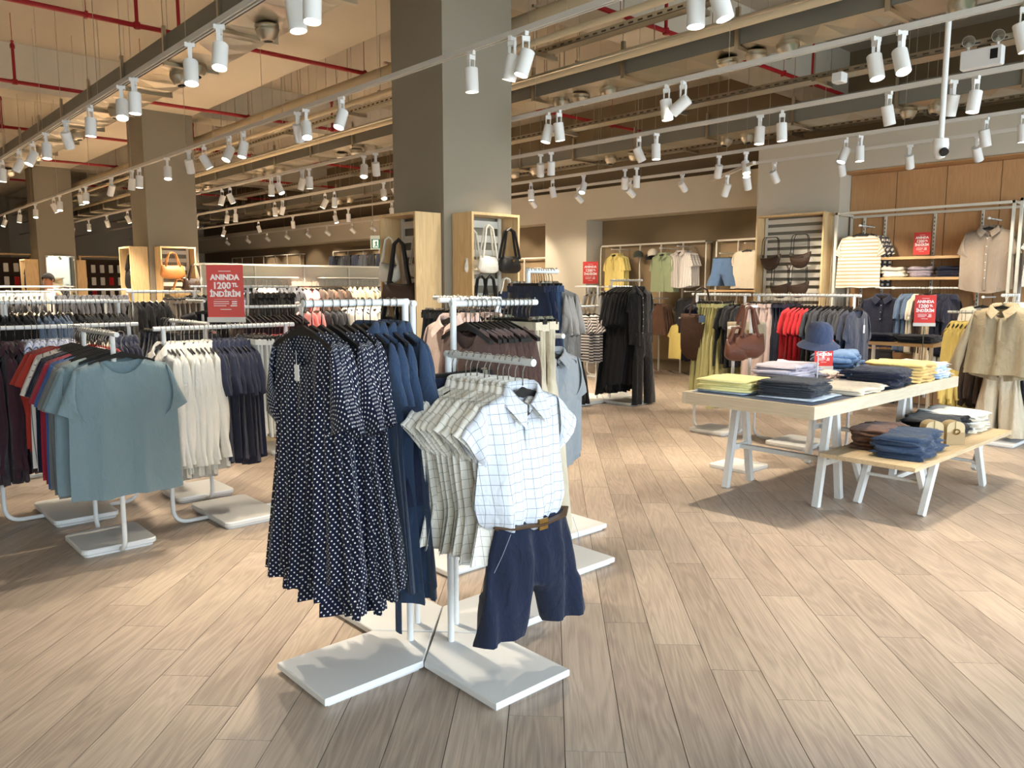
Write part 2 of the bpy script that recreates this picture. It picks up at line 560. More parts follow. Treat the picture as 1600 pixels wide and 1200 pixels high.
# ------------------------------------------------------------------ services under the slab
def duct(x0, x1, y0, y1, z, label, nozzles):
    d = empty('air_duct', ((x0 + x1) / 2, (y0 + y1) / 2, z))
    tag(d, label, 'air duct')
    w = (x1 - x0) / 2
    ln = (y1 - y0) / 2
    side = MB().box(-w, w, -ln, ln, 0.01, 0.23).build('casing', DUCT_GREY, d)
    bot = MB()
    n = int(ln * 2 / 0.3)
    # cross-broken bottom sheets, each slightly dished
    for k in range(n):
        ya, yb = -ln + k * 2 * ln / n, -ln + (k + 1) * 2 * ln / n
        ym = (ya + yb) / 2
        bot.add([(-w, ya, 0.008), (w, ya, 0.008), (w, yb, 0.008), (-w, yb, 0.008), (0, ym, -0.012 + 0.012 * math.sin(k * 2.3))],
                [(1, 0, 4), (2, 1, 4), (3, 2, 4), (0, 3, 4)])
    bot.build('bottom_sheet', GALV, d)
    fl = MB().box(-w - 0.03, w + 0.03, -0.018, 0.018, -0.03, 0.0).box(-w - 0.03, -w - 0.002, -0.018, 0.018, 0.0, 0.3).box(w + 0.002, w + 0.03, -0.018, 0.018, 0.0, 0.3).mesh('bracket')
    rod = MB().tube([(-w - 0.02, 0, 0.2), (-w - 0.02, 0, ZS - z - 0.012)], 0.004, 5).tube([(w + 0.02, 0, 0.2), (w + 0.02, 0, ZS - z - 0.012)], 0.004, 5).mesh('rod')
    k = y0 + 0.7
    while k < y1:
        b = ob('bracket', fl, GALV, d, (0, k - (y0 + y1) / 2, -0.002))
        ob('rod', rod, GALV, b)
        k += 1.2
    nz = MB().lathe([(0.085, 0.0), (0.125, -0.005), (0.13, -0.03), (0.118, -0.045), (0.13, -0.055), (0.122, -0.075), (0.1, -0.13), (0.075, -0.165), (0.055, -0.175), (0.052, -0.15), (0.02, -0.13)], 18).mesh('nozzle', True)
    hole = MB().lathe([(0.05, -0.1745), (0.0, -0.16)], 14).mesh('nozzle_opening', True)
    for y in nozzles:
        q = ob('nozzle', nz, GALV, d, ((0.0), y - (y0 + y1) / 2, 0.0), (rnd.uniform(-.25, .25), rnd.uniform(-.3, .3), 0), (.7, .7, .7))
        ob('nozzle_opening', hole, BLACK_PL, q)
duct(2.55, 2.97, -3, 27, 3.45, 'galvanised air duct with dome nozzles above the track by the gray T-shirt rack', [3.6, 4.5, 5.78, 7.2, 7.6, 9.2, 9.5, 11.2, 13, 13.4, 15.5, 17.5, 19])
duct(5.85, 6.27, -3, 27, 3.45, 'galvanised air duct with dome nozzles just behind the main column', [2.1, 3.38, 3.66, 3.94, 5.28, 5.64, 5.92, 7.2, 7.6, 7.95, 9.6, 10.0, 10.4, 12.4, 12.8, 13.2, 15.5, 16, 18.4, 19])
duct(9.0, 9.42, -3, 27, 3.45, 'dim galvanised air duct nearest the oak panelled niche', [3.36, 3.66, 5.65, 5.95, 7.5, 7.95, 9.6, 10.1, 12.5, 13.0, 15.5, 16, 19, 19.5])

def run_pipe(name, x, z, r, mat, label, cat='pipe', y0=-3, y1=28, hang=2.4):
    p = empty(name, (x, (y0 + y1) / 2, z))
    tag(p, label, cat)
    h = (y1 - y0) / 2
    MB().tube([(0, -h, 0), (0, h, 0)], r, 12).build('pipe_run', mat, p, smooth=True)
    rod = MB().tube([(0, 0, r), (0, 0, ZS - z - 0.012)], 0.004, 5).box(-r * 1.1, r * 1.1, -0.012, 0.012, r * 0.9, r * 1.15).mesh('rod')
    k = y0 + 1.1
    while k < y1:
        ob('rod', rod, GALV, p, (0, k - (y0 + y1) / 2, 0))
        k += hang
run_pipe('insulated_pipe', 5.15, 3.9, 0.085, PIPE_CREAM, 'thick cream insulated pipe running behind the main column')
run_pipe('water_pipe', 5.67, 3.57, 0.045, PIPE_CREAM, 'cream pipe running beside the middle air duct')
run_pipe('water_pipe', 5.0, 3.64, 0.03, PIPE_CREAM, 'thinner cream pipe below the thick insulated pipe')
run_pipe('conduit', 5.24, 3.44, 0.014, GALV, 'thin steel conduit along the perforated cable tray')

def tray(x, z, w, label):
    t = empty('cable_tray', (x, 12, z))
    tag(t, label, 'cable tray')
    MB().box(-w / 2, w / 2, -15, 15, 0, 0.004).box(-w / 2, -w / 2 + 0.004, -15, 15, 0, 0.05).box(w / 2 - 0.004, w / 2, -15, 15, 0, 0.05).build('trough', GALV, t)
    cr = MB().box(-w / 2 - 0.08, w / 2 + 0.08, -0.02, 0.02, -0.04, -0.001).tube([(-w / 2 - 0.06, 0, 0), (-w / 2 - 0.06, 0, ZS - z - 0.012)], 0.004, 5).tube([(w / 2 + 0.06, 0, 0), (w / 2 + 0.06, 0, ZS - z - 0.012)], 0.004, 5).mesh('crossbar')
    slot = MB()
    for i in range(200):
        slot.box(-w / 2 - 0.003, -w / 2 - 0.0005, -10 + i * 0.1, -9.95 + i * 0.1, 0.015, 0.03)
    s = slot.build('slot_row', DARK_WALL, t)
    s['kind'] = 'stuff'
    cab = MB()
    for i, cx in enumerate((-0.05, -0.02, 0.015, 0.05)):
        cab.tube([(cx, -15, 0.016), (cx + 0.01, 0, 0.018), (cx, 15, 0.016)], 0.01, 6)
    c = cab.build('cable', plain('grey_cable', (150, 142, 128), 0.7), t, smooth=True)
    c['kind'] = 'stuff'
    y = -11.6
    while y < 14:
        ob('crossbar', cr, GALV, t, (0, y, 0))
        y += 1.7
tray(5.42, 3.68, 0.12, 'perforated cable tray hanging behind the main column')
tray(7.5, 3.48, 0.2, 'perforated cable tray carrying the emergency light')
tray(10.2, 3.56, 0.16, 'perforated cable tray along the side wall')

for (y, xa, xb, rises, lab) in ((8.35, -1.5, 10.9, (2.65, 3.05, 7.4), 'red sprinkler pipe crossing above the main column'), (5.0, 5.2, 10.9, (6.6, 9.6), 'red sprinkler pipe crossing in front of the main column'),
                           (11.6, -1.5, 10.9, (2.2, 3.6, 6.6), 'red sprinkler pipe crossing between the first two columns'), (14.9, -1.5, 10.9, (2.6, 5.6), 'red sprinkler pipe crossing behind the second column'),
                           (18.2, -1.5, 10.9, (3, 6.4), 'red sprinkler pipe crossing ahead of the third column'), (22.0, -1.5, 10.9, (3.2, 7), 'red sprinkler pipe deep in the store')):
    p = empty('sprinkler_pipe', ((xa + xb) / 2, y, 4.02))
    tag(p, lab, 'sprinkler pipe')
    h = (xb - xa) / 2
    MB().tube([(-h, 0, 0), (h, 0, 0)], 0.024, 8).build('pipe_run', RED_PIPE, p, smooth=True)
    for rx in rises:
        MB().tube([(0, 0, 0), (0, 0, 0.42)], 0.018, 8).lathe([(0.028, 0.40), (0.028, 0.44), (0.012, 0.47), (0.02, 0.49), (0, 0.495)], 8).lathe([(0.032, -0.03), (0.036, 0), (0.032, 0.03)], 8).build('riser', RED_PIPE, p, (rx - (xa + xb) / 2, 0, 0), smooth=True)
    rod = MB().tube([(0, 0, 0.02), (0, 0, ZS - 4.02 - 0.012)], 0.0035, 5).box(-0.012, 0.012, -0.03, 0.03, -0.03, 0.03).mesh('rod')
    for k in range(int(2 * h / 1.5)):
        ob('rod', rod, RED_PIPE, p, (-h + 0.7 + k * 1.5, 0, 0))

# ------------------------------------------------------------------ lighting tracks and spotlights
TZ = 3.03
TRACKS = {
    1: (1.92, -2.0, 27, 'white lighting track under the first air duct'),
    2: (3.32, -2.0, 27, 'white lighting track passing in front of the main column'),
    3: (4.95, -2.0, 27, 'white lighting track grazing the back of the main column'),
    4: (6.38, -2.0, 27, 'white lighting track over the folded clothes table'),
    5: (7.98, -2.0, 27, 'white lighting track holding lamps above the jacket rack'),
    7: (9.9, 11.0, 27, 'added white lighting track brightening the side wall deep in the store'),  # track and lamps added to brighten the deep end of the store
    6: (8.88, -2.0, 10.8, 'white lighting track closest to the oak panelled niche'),
}
SHORT = {1: 'track under first air duct', 2: 'track before main column', 3: 'track behind main column', 4: 'track over folded clothes table', 5: 'track above jacket rack', 6: 'track closest to oak niche', 7: 'added deep track by the side wall', 8: 'angled track by the pale pier'}
LAMPS = {
    1: [3.53, 3.7, 4.63, 5.09, 6.19, 6.49, 7.35, 8.14, 8.92, 9.54, 10.18, 11.18, 11.9, 12.6, 13.5, 14.4, 15.6, 17, 18.5, 20],
    2: [2.21, 2.34, 3.54, 3.66, 4.05, 5.68, 6.27, 6.42, 7.55, 7.89, 8.54, 8.98, 9.67, 10.7, 11.0, 11.9, 13.2, 13.5, 14.8, 15.2, 16.6, 18, 19.5, 21],
    3: [1.2, 1.4, 2.03, 2.18, 3.58, 3.73, 4.86, 4.99, 7.75, 8.0, 9.31, 9.5, 10.17, 10.4, 11.8, 12.1, 13.4, 13.7, 15, 15.3, 16.8, 18.2, 19.6, 21],
    4: [2.08, 2.23, 2.69, 3.58, 3.79, 4.92, 5.14, 6.38, 6.55, 7.9, 8.2, 9.5, 9.8, 11.2, 11.5, 13, 13.3, 15, 15.4, 17, 19, 21],
    5: [2.2, 2.5, 3.62, 3.77, 4.9, 5.25, 6.45, 6.64, 7.36, 7.95, 8.39, 9.6, 10.1, 11.5, 12, 13.5, 14, 15.8, 17.5, 19.5],
    7: [11.6, 12.4, 13.6, 14.5, 15.7, 16.6, 17.8, 18.8, 20, 21.2, 22.5, 24],  # lamps of the added track, all turned to the side wall
    6: [2.84, 3.49, 4.23, 5.06, 6.4, 7.3, 8.3, 9.3, 10.2],
}
brk = MB().box(-0.011, 0.011, -0.03, 0.03, -0.028, 0.0).box(-0.024, 0.024, -0.013, 0.013, -0.055, -0.026).box(-0.022, -0.016, -0.012, 0.012, -0.15, -0.04).box(0.016, 0.022, -0.012, 0.012, -0.15, -0.04).mesh('arm')
head_me = MB().lathe([(0.0, 0.052), (0.041, 0.05), (0.044, 0.046), (0.044, -0.098), (0.041, -0.1), (0.038, -0.09), (0.036, -0.07), (0.0, -0.07)], 20).mesh('head', True)
head_me.set_sharp_from_angle(angle=math.radians(35))
lens_me = MB().lathe([(0.0375, -0.088), (0.0, -0.086)], 18).mesh('lens', True)
track_bar = {}
SPOT_D = {}
def spot_data(e, ang):
    k = (e, ang)
    if k not in SPOT_D:
        l = bpy.data.lights.new('spot_beam', 'SPOT')
        l.energy = e
        l.color = (1.0, 0.86, 0.675)
        l.spot_size = math.radians(ang)
        l.spot_blend = 0.55
        l.shadow_soft_size = 0.022
        SPOT_D[k] = l
    return SPOT_D[k]
def spotlight(x, y, ztop, tilt, az, label, group, on=True, e=None, ang=62):
    r = empty('track_spotlight', (x, y, ztop), az)
    tag(r, label, 'spotlight', group)
    ob('arm', brk, LAMP_WHITE, r)
    h = ob('head', head_me, LAMP_WHITE, r, (0, 0, -0.155), (0, tilt, 0))
    ob('lens', lens_me, LENS if on else BLACK_PL, h)
    if on:
        lo = bpy.data.objects.new('spot_beam', spot_data(e or SPOT_W, ang))
        COL.objects.link(lo)
        lo.parent = h
        lo.location = (0, 0, -0.115)
    return r
for k, (tx, ya, yb, lab) in TRACKS.items():
    t = empty('lighting_track', (tx, (ya + yb) / 2, TZ))
    tag(t, lab, 'lighting track')
    h = (yb - ya) / 2
    MB().box(-0.018, -0.006, -h, h, -0.034, 0).box(0.006, 0.018, -h, h, -0.034, 0).box(-0.006, 0.006, -h, h, -0.012, 0).build('rail', TRACK_WHITE, t)
    wire = MB().tube([(0, 0, 0), (0, 0, ZS - TZ - 0.012)], 0.0022, 4).mesh('wire')
    y = ya + 1.3
    while y < yb:
        ob('wire', wire, GALV, t, (0, y - (ya + yb) / 2, 0))
        y += 1.95
    lr = random.Random(k * 11)
    for i, y in enumerate(LAMPS[k]):
        tilt = lr.choice([0.06, 0.3, 0.42, 0.15, 0.5, 0.25])
        az = lr.choice([0.3, -0.5, 1.2, 2.0, 2.8, -1.3, -2.3, 0.9])
        e, ang, on = None, 62, True
        if k == 2 and abs(y - 4.05) < 0.02:      # the lamp that washes the main column
            tilt, az = -0.05, 0.0
        if k == 3 and abs(y - 3.58) < 0.02:
            tilt, az, e, ang = -0.95, math.radians(104), SPOT_W * .8, 48
        if k == 3 and abs(y - 3.73) < 0.02:
            tilt, az, e = 0.12, 2.0, SPOT_W * 1.9
        if k in (6, 7):
            tilt, az = (lr.uniform(0.55, 0.72) if y < 6 else lr.uniform(0.85, 1.0)), lr.uniform(-0.2, 0.2)
            tilt = -tilt
            e = SPOT_W * 1.05
        elif y > 9.0:
            e, ang = SPOT_W * 2.3, 90
        spotlight(tx, y, TZ - 0.03, tilt, az, '%s white spotlight from the entrance on the %s' % (ORD[i], SHORT[k]), 'spotlights on the ' + SHORT[k], on, e, ang)
# short angled track near the pale pier
ta = empty('lighting_track', (8.3, 5.3, 2.86), math.radians(-38))
tag(ta, 'short white lighting track set at an angle before the pale pier', 'lighting track')
MB().box(-0.018, 0.018, -0.75, 0.75, -0.034, 0).build('rail', TRACK_WHITE, ta)
MB().tube([(0, -0.5, 0), (0, -0.5, ZS - 2.86 - 0.012)], 0.0022, 4).tube([(0, 0.5, 0), (0, 0.5, ZS - 2.86 - 0.012)], 0.0022, 4).build('wire', GALV, ta)
for i, q in enumerate((-0.55, 0.1)):
    spotlight(8.3 + q * 0.616, 5.3 + q * 0.788, 2.83, -0.5, 0.2 + i, '%s white spotlight on the %s' % (ORD[i], SHORT[8]), None)

# security camera on its drop pole, emergency light on the tray
sc_ = empty('security_camera', (6.1, 2.19, 3.1))
tag(sc_, 'white dome security camera on a drop pole near the emergency light', 'security camera')
MB().tube([(0, 0, 0.38), (0, 0, -0.56)], 0.02, 10).lathe([(0.07, 0.36), (0.07, 0.39)], 14).build('pole', LAMP_WHITE, sc_, smooth=True)
cb = MB().lathe([(0.0, -0.55), (0.05, -0.56), (0.055, -0.6), (0.05, -0.65), (0.03, -0.69), (0, -0.70)], 14).build('housing', LAMP_WHITE, sc_, smooth=True)
MB().lathe([(0.03, 0.0), (0.03, 0.02), (0.0, 0.025)], 12, (0, 0, 0)).build('camera_lens', BLACK_PL, cb, (-0.035, -0.035, -0.65), (math.radians(130), 0, math.radians(-45)), smooth=True)
em = empty('emergency_light', (7.34, 2.36, 3.33), math.radians(0))
em.scale = (.78, .78, .78)
tag(em, 'white twin-head emergency light on the cable tray', 'emergency light')
MB().box(-0.05, 0.05, -0.2, 0.2, -0.06, 0.13, 0.01).build('case', LAMP_WHITE, em)
MB().box(-0.053, -0.05, -0.16, -0.09, 0.0, 0.1).build('control_panel', BLACK_PL, em)
MB().tube([(0, -0.07, 0.13), (0, -0.07, 0.16), (0, 0.05, 0.16), (0, 0.05, 0.13)], 0.008, 6).build('handle', BLACK_PL, em)
for q in (-0.14, 0.14):
    hd = MB().tube([(0, 0, 0.12), (0, 0, 0.18)], 0.012, 6).lathe([(0.0, -0.045), (0.04, -0.04), (0.062, 0.0), (0.062, 0.012)], 14, (0, 0, 0.23), 'X').build('lamp_head', LAMP_WHITE, em, (0, q, 0), (0, 0, PI + 0.3), smooth=True)
    MB().lathe([(0.06, 0.012), (0.0, 0.022)], 14, (0, 0, 0.23), 'X').build('reflector', CHROME, hd, smooth=True)
jb = tag(MB().box(-0.06, 0.06, -0.05, 0.05, -0.09, 0.0, 0.008).build('junction_box', LAMP_WHITE, None, (7.33, 3.55, 3.47)), 'small white junction box under the cable tray', 'junction box')

# ------------------------------------------------------------------ clothes: cloth sheets, sleeves, collars, hangers
CLOTH = {}
def weld(verts, faces, attr=None):
    """merge coincident points and drop collapsed faces"""
    key, remap, out = {}, [], []
    CLOTH['now'] = []
    for i, v in enumerate(verts):
        k = (round(v[0], 5), round(v[1], 5), round(v[2], 5))
        if k not in key:
            key[k] = len(out)
            out.append(v)
            CLOTH['now'].append(attr[i] if attr else (v[0], 0.0, v[2]))
        remap.append(key[k])
    fs = []
    for f in faces:
        g = []
        for i in f:
            j = remap[i]
            if j not in g:
                g.append(j)
        if len(g) >= 3:
            fs.append(tuple(g))
    return out, fs

def sheets(cols, rows, X, Z, Yf):
    """front and back sheet of a garment: X(u,v), Z(u,v,side), Yf(u,v,side)"""
    vs, fs, at = [], [], []
    for side in (-1, 1):
        n0 = len(vs)
        for j in range(rows + 1):
            v = j / rows
            row = [(X(-1 + 2 * i / cols, v), Yf(-1 + 2 * i / cols, v, side), Z(-1 + 2 * i / cols, v, side)) for i in range(cols + 1)]
            s_ = [0.0]
            for i in range(cols):
                s_.append(s_[-1] + math.hypot(row[i + 1][0] - row[i][0], row[i + 1][1] - row[i][1]))
            mid = s_[cols // 2]
            vs += row
            at += [(s_[i] - mid, side, row[i][2]) for i in range(cols + 1)]
        for j in range(rows):
            for i in range(cols):
                a = n0 + j * (cols + 1) + i
                q = (a, a + 1, a + cols + 2, a + cols + 1)
                fs.append(q if side < 0 else q[::-1])
    return weld(vs, fs, at)

def body_mesh(name, sw, prof, L, neck=(0.075, 0.09, 0.02), sl=0.33, T=((0, .010), (.2, .022), (1, .03)), fold=0.012, nf=3.0, hemc=0.0, seed=1, cols=16, rows=16, shift=0.0, blouson=0.0, slit=0.0):
    r = random.Random(seed)
    p1, p2, p3 = r.uniform(0, 6.28), r.uniform(0, 6.28), r.uniform(0, 6.28)
    pv, pw = zip(*prof)
    tv, tw = zip(*T)
    nw, df, db = neck
    zs = -0.098
    def ztop(u, side):
        x = abs(u) * sw
        base = zs - sl * max(0.0, x - nw)
        if x < nw:
            base -= (df if side < 0 else db) * math.sqrt(max(0.0, 1 - (x / nw) ** 2))
        return base
    def X(u, v):
        w = float(np.interp(v, pv, pw))
        # near the shoulder line the columns follow the shoulder, lower down the side seams
        return u * w + shift * v * v + 0.012 * fold / 0.012 * v * math.sin(3.1 * v + p3) * (1 - abs(u) * 0.4)
    def Z(u, v, side):
        zt = ztop(u, side)
        zb = zs - L + hemc * (u * u - 0.5) + 0.35 * fold * math.sin(nf * 2 * u + p2)
        return zt + (zb - zt) * v
    def Yf(u, v, side):
        t = float(np.interp(v, tv, tw)) * (1 - abs(u) ** 4)
        if v < 1e-6 and abs(u) * sw >= nw:
            t = 0.0
        a = fold * (0.15 + v) * min(1.0, v * 5)
        w = a * (math.sin(nf * PI * u + p1 + 0.8 * v) + 0.6 * math.sin(nf * 1.9 * PI * u + p2 - 1.1 * v))
        w += 0.35 * a * side * math.sin(nf * 2.7 * PI * u + p3)
        return side * t + w * (1 - abs(u) ** 6 * 0.5)
    vs, fs = sheets(cols, rows, X, Z, Yf)
    return mesh(name, vs, fs, True, CLOTH['now'])

def sleeve_mesh(name, sw, chest, sl=0.33, nw=0.075, arm=0.2, L=0.2, ang=0.35, cuff=0.13, th=0.022, n=8, m=14, seed=1, wrinkle=0.006, bend=0.0):
    r = random.Random(seed)
    p1 = r.uniform(0, 6)
    S = Vector((sw - 0.006, 0, -0.098 - sl * (sw - nw)))
    A = Vector((chest - 0.008, 0, S.z - arm))
    d = Vector((math.sin(ang), 0, -math.cos(ang)))
    So = S + Vector((0.012, 0, -0.004))
    Eo = So + d * L
    Ei = Eo + Vector((-math.cos(ang), 0, -math.sin(ang))) * cuff
    vs, fs, at = [], [], []
    for k in range(n + 1):
        t = k / n
        o = S.lerp(So, min(1, t * 6)) if t < 0.16 else So.lerp(Eo, (t - 0.16) / 0.84)
        i_ = A.lerp(Ei, t)
        o = o + Vector((bend * math.sin(t * PI), 0, 0))
        i_ = i_ + Vector((bend * math.sin(t * PI), 0, 0))
        c = (o + i_) / 2
        h = (o - i_) / 2
        b = th * (0.45 + 0.75 * math.sin(PI * min(1, t * 0.8 + 0.12)))
        for q in range(m):
            an = 2 * PI * q / m
            wv = 1 + 0.12 * math.sin(3 * an + 5 * t + p1)
            y = b * math.sin(an) * wv + wrinkle * math.sin(9 * t + p1 + 2 * math.cos(an)) * t
            vs.append(c + h * math.cos(an) + Vector((0, y, 0)))
            if q == 0:
                acc = 0.0
            else:
                acc += (vs[-1] - vs[-2]).length
            at.append((acc, 0, L * t))
    for k in range(n):
        for q in range(m):
            j = (q + 1) % m
            fs.append((k * m + q, k * m + j, (k + 1) * m + j, (k + 1) * m + q))
    return mesh(name, vs, fs, True, at)

def collar_mesh(name, nw=0.075, stand=0.03, fall=0.055, point=0.075, drop=0.07, n=18, spread=1.0):
    """shirt collar that runs round the neck and turns down into two points in front"""
    vs, fs = [], []
    for i in range(n + 1):
        t = -1 + 2 * i / n
        a = t * PI * 0.93                     # 0 = nape of the neck
        x, y = nw * 1.02 * math.sin(a), 0.03 * math.cos(a)
        front = max(0.0, (abs(t) - 0.45) / 0.55)
        z0 = -0.100 - drop * front ** 1.4
        if abs(t) > 0.97:
            x *= 0.5
        out = Vector((math.sin(a) * 0.9, math.cos(a) * 0.8, 0))
        top = Vector((x, y, z0 + stand))
        base = Vector((x, y, z0 - 0.004)) + out * 0.002
        f = fall + (point - fall) * front ** 3
        sx = math.copysign(1, t) if abs(t) > 0.05 else 0
        dirn = Vector((sx * 0.55 * front * spread + out.x * 0.45, out.y * 0.5 - 0.12 * front, -1.0)).normalized()
        mid = top + out * 0.006 + dirn * 0.006
        low = mid + dirn * f
        low.y = min(low.y, low.y) - 0.012 * front
        vs += [base, top, mid + out * 0.004, low]
    for i in range(n):
        for k in range(3):
            a = i * 4 + k
            fs.append((a, a + 1, a + 5, a + 4))
    return mesh(name, vs, fs, True, [(v[0] * 1.3, v[1], v[2] * 1.2) for v in vs])

def placket_mesh(name, L, z0=-0.2, w=0.014, y=-0.03, n=8):
    vs, fs = [], []
    for k in range(n + 1):
        z = z0 - (L - 0.11) * k / n
        for (x, dy) in ((-w, 0.004), (-w, 0), (w, 0), (w, 0.004)):
            vs.append((x, y + dy - 0.012 * math.sin(PI * k / n), z))
    for k in range(n):
        for i in range(3):
            a = k * 4 + i
            fs.append((a, a + 1, a + 5, a + 4))
    return mesh(name, vs, fs, True, [tuple(v) for v in vs])

def trouser_mesh(name, ww, hw, lw, L, rise, T=0.022, fold=0.008, gap=0.03, seed=1, cols=6, rows=14, z0=-0.085, flare=0.0):
    """waist half width ww, hip half width hw, leg half width lw at the hem"""
    r = random.Random(seed)
    p1, p2 = r.uniform(0, 6), r.uniform(0, 6)
    vs, fs = [], []
    vc = rise / L
    for leg in (-1, 1):
        for side in (-1, 1):
            n0 = len(vs)
            for j in range(rows + 1):
                v = j / rows
                W = float(np.interp(v, (0, 0.12, vc, 1), (ww, ww * 1.05, hw, max(lw * 2 + gap, 0.01))))
                g = max(0.0, (v - vc) / (1 - vc)) * gap if v > vc else 0.0
                for i in range(cols + 1):
                    q = i / cols
                    x = leg * (g + (W - g) * q)
                    edge = (1 - abs(2 * q - 1) ** 4)
                    if v <= vc:
                        edge = (1 - q ** 4)
                    a = fold * min(1, v * 4)
                    y = side * T * edge * (0.5 + min(1, v * 3) * 0.7) + a * (math.sin(7 * x / ww + p1 + v) + 0.7 * math.sin(13 * x / ww + p2))
                    z = z0 - L * v - flare * (0.5 - q) * v * 0.1
                    vs.append((x, y, z))
            for j in range(rows):
                for i in range(cols):
                    a = n0 + j * (cols + 1) + i
                    f = (a, a + 1, a + cols + 2, a + cols + 1)
                    fs.append(f if side * leg < 0 else f[::-1])
    vs, fs = weld(vs, fs)
    return mesh(name, vs, fs, True, CLOTH['now'])

def skirt_mesh(name, ww, hw, L, T=0.03, fold=0.014, nf=5, seed=1, z0=-0.085, cols=16, rows=10):
    r = random.Random(seed)
    p1, p2 = r.uniform(0, 6), r.uniform(0, 6)
    def X(u, v):
        return u * (ww + (hw - ww) * v ** 0.8)
    def Z(u, v, side):
        return z0 - L * v + 0.2 * fold * v * math.sin(6 * u + p1)
    def Yf(u, v, side):
        a = fold * (0.1 + v)
        return side * T * (0.4 + v * 0.6) * (1 - abs(u) ** 4) + a * (math.sin(nf * PI * u + p1) + 0.5 * math.sin(1.7 * nf * PI * u + p2)) * (1 - abs(u) ** 6 * 0.6)
    vs, fs = sheets(cols, rows, X, Z, Yf)
    return mesh(name, vs, fs, True, CLOTH['now'])

# hangers
def arc_pts(w, drop, z0, n=12):
    return [(w * (-1 + 2 * i / n), 0, z0 - drop * (abs(-1 + 2 * i / n) ** 1.35)) for i in range(n + 1)]
def hanger_bar(w=0.195, drop=0.062, z0=-0.088, ta=0.0055, tb=0.005):
    pts = arc_pts(w, drop, z0, 14)
    vs, fs = [], []
    for i, (x, y, z) in enumerate(pts):
        t = abs(-1 + 2 * i / 14)
        hh = 0.017 * (1 - 0.45 * t) + (0.008 if t < 0.1 else 0)
        th = ta + tb * t
        vs += [(x, -th, z - hh), (x, th, z - hh), (x, th, z + hh * 0.6), (x, -th, z + hh * 0.6)]
    for i in range(14):
        for k in range(4):
            a, b = i * 4 + k, i * 4 + (k + 1) % 4
            fs.append((a, b, b + 4, a + 4))
    fs += [(3, 2, 1, 0), tuple(range(56, 60))]
    return mesh('hanger_bar', vs, fs, False)
HBAR = hanger_bar(0.168, 0.046, -.084, .0055, -.003)
HBAR_S = hanger_bar(0.128, 0.034, -.084, .0055, -.003)
HBAR_D = hanger_bar(0.182, 0.06)
hook_pts = [(0, 0, -0.085), (0, 0, -0.04), (0.002, 0, -0.030)] + [(0.0185 * math.cos(a), 0, 0.0 + 0.0185 * math.sin(a)) for a in [math.radians(d) for d in (-58, -30, 0, 30, 60, 90, 120, 150, 175)]]
HOOK = MB().tube(hook_pts, 0.0021, 6).mesh('hook', True)
CLIPBAR = MB().box(-0.17, 0.17, -0.006, 0.006, -0.092, -0.07).mesh('hanger_bar')
CLIP = MB().box(-0.012, 0.012, -0.014, -0.006, -0.112, -0.066).box(-0.012, 0.012, 0.006, 0.014, -0.112, -0.066).tube([(-0.012, 0, -0.064), (0.012, 0, -0.064)], 0.007, 6).mesh('clip')
HANGER_LABELS = {}
def hanger(kind, loc, rz, carries, group):
    h = empty('coat_hanger' if kind != 'clip' else 'clip_hanger', loc, rz)
    if kind == 'clip':
        ob('hanger_bar', CLIPBAR, BLACK_PL, h)
        ob('hook', HOOK, CHROME, h)
        for x in (-0.13, 0.13):
            ob('clip', CLIP, CHROME, h, (x, 0, 0))
        tag(h, 'clip hanger of the ' + carries, 'hanger', 'clip hangers, ' + group)
    else:
        ob('hanger_bar', HBAR if kind == 'wide' else HBAR_D if kind == 'dress' else HBAR_S, BLACK_WOOD, h, (0, 0, -.004 if kind == 'dress' else -.021))
        ob('hook', HOOK, CHROME, h)
        tag(h, 'black hanger of the ' + carries, 'hanger', 'hangers, ' + group)
    return h

# garment meshes, two or three cuts of each shared by all garments of that kind
GM = {}
def bank(key, fn, k=3):
    GM[key] = [fn(i) for i in range(k)]
TEE = ((0, .20), (.3, .235), (1, .245))
bank('tee', lambda i: body_mesh('body', .20, TEE, .60, neck=(.085, .07, .02), seed=i + 3, fold=.011))
bank('tee_sleeve', lambda i: sleeve_mesh('sleeve', .20, .235, L=.19, ang=.42, cuff=.15, seed=i))
bank('shirt', lambda i: body_mesh('body', .205, ((0, .205), (.3, .245), (1, .25)), .68, neck=(.07, .10, .01), seed=i + 13, fold=.012, hemc=.05))
bank('short_sleeve', lambda i: sleeve_mesh('sleeve', .205, .245, nw=.07, L=.24, ang=.33, cuff=.16, seed=i + 4))
bank('long_sleeve', lambda i: sleeve_mesh('sleeve', .205, .245, nw=.07, L=.56, ang=.16, cuff=.10, n=14, seed=i + 7, wrinkle=.012, th=.028))
bank('jacket_sleeve', lambda i: sleeve_mesh('sleeve', .205, .235, nw=.07, arm=.19, L=.54, ang=.34, cuff=.11, n=14, seed=i + 17, wrinkle=.014, th=.034))
bank('jacket', lambda i: body_mesh('body', .205, ((0, .205), (.3, .235), (1, .255)), .60, neck=(.07, .10, .01), seed=i + 83, fold=.016, T=((0, .01), (.2, .03), (1, .045))), 1)
bank('polo', lambda i: body_mesh('body', .20, TEE, .64, neck=(.07, .10, .01), seed=i + 23, fold=.01))
bank('tank', lambda i: body_mesh('body', .165, ((0, .165), (.28, .21), (1, .235)), .58, neck=(.09, .10, .05), seed=i + 31, fold=.01))
bank('dress', lambda i: body_mesh('body', .185, ((0, .185), (.2, .22), (.42, .215), (.7, .26), (1, .31)), .93 + .05 * (i % 3), neck=(.085, .13, .02), seed=i + 41, fold=.026, nf=4.2, cols=44, rows=30, T=((0, .010), (.25, .03), (1, .05))), 4)
bank('dress_sleeve', lambda i: sleeve_mesh('sleeve', .185, .22, nw=.085, L=.31, ang=.34, cuff=.17, th=.03, seed=i + 5, n=10, m=16))
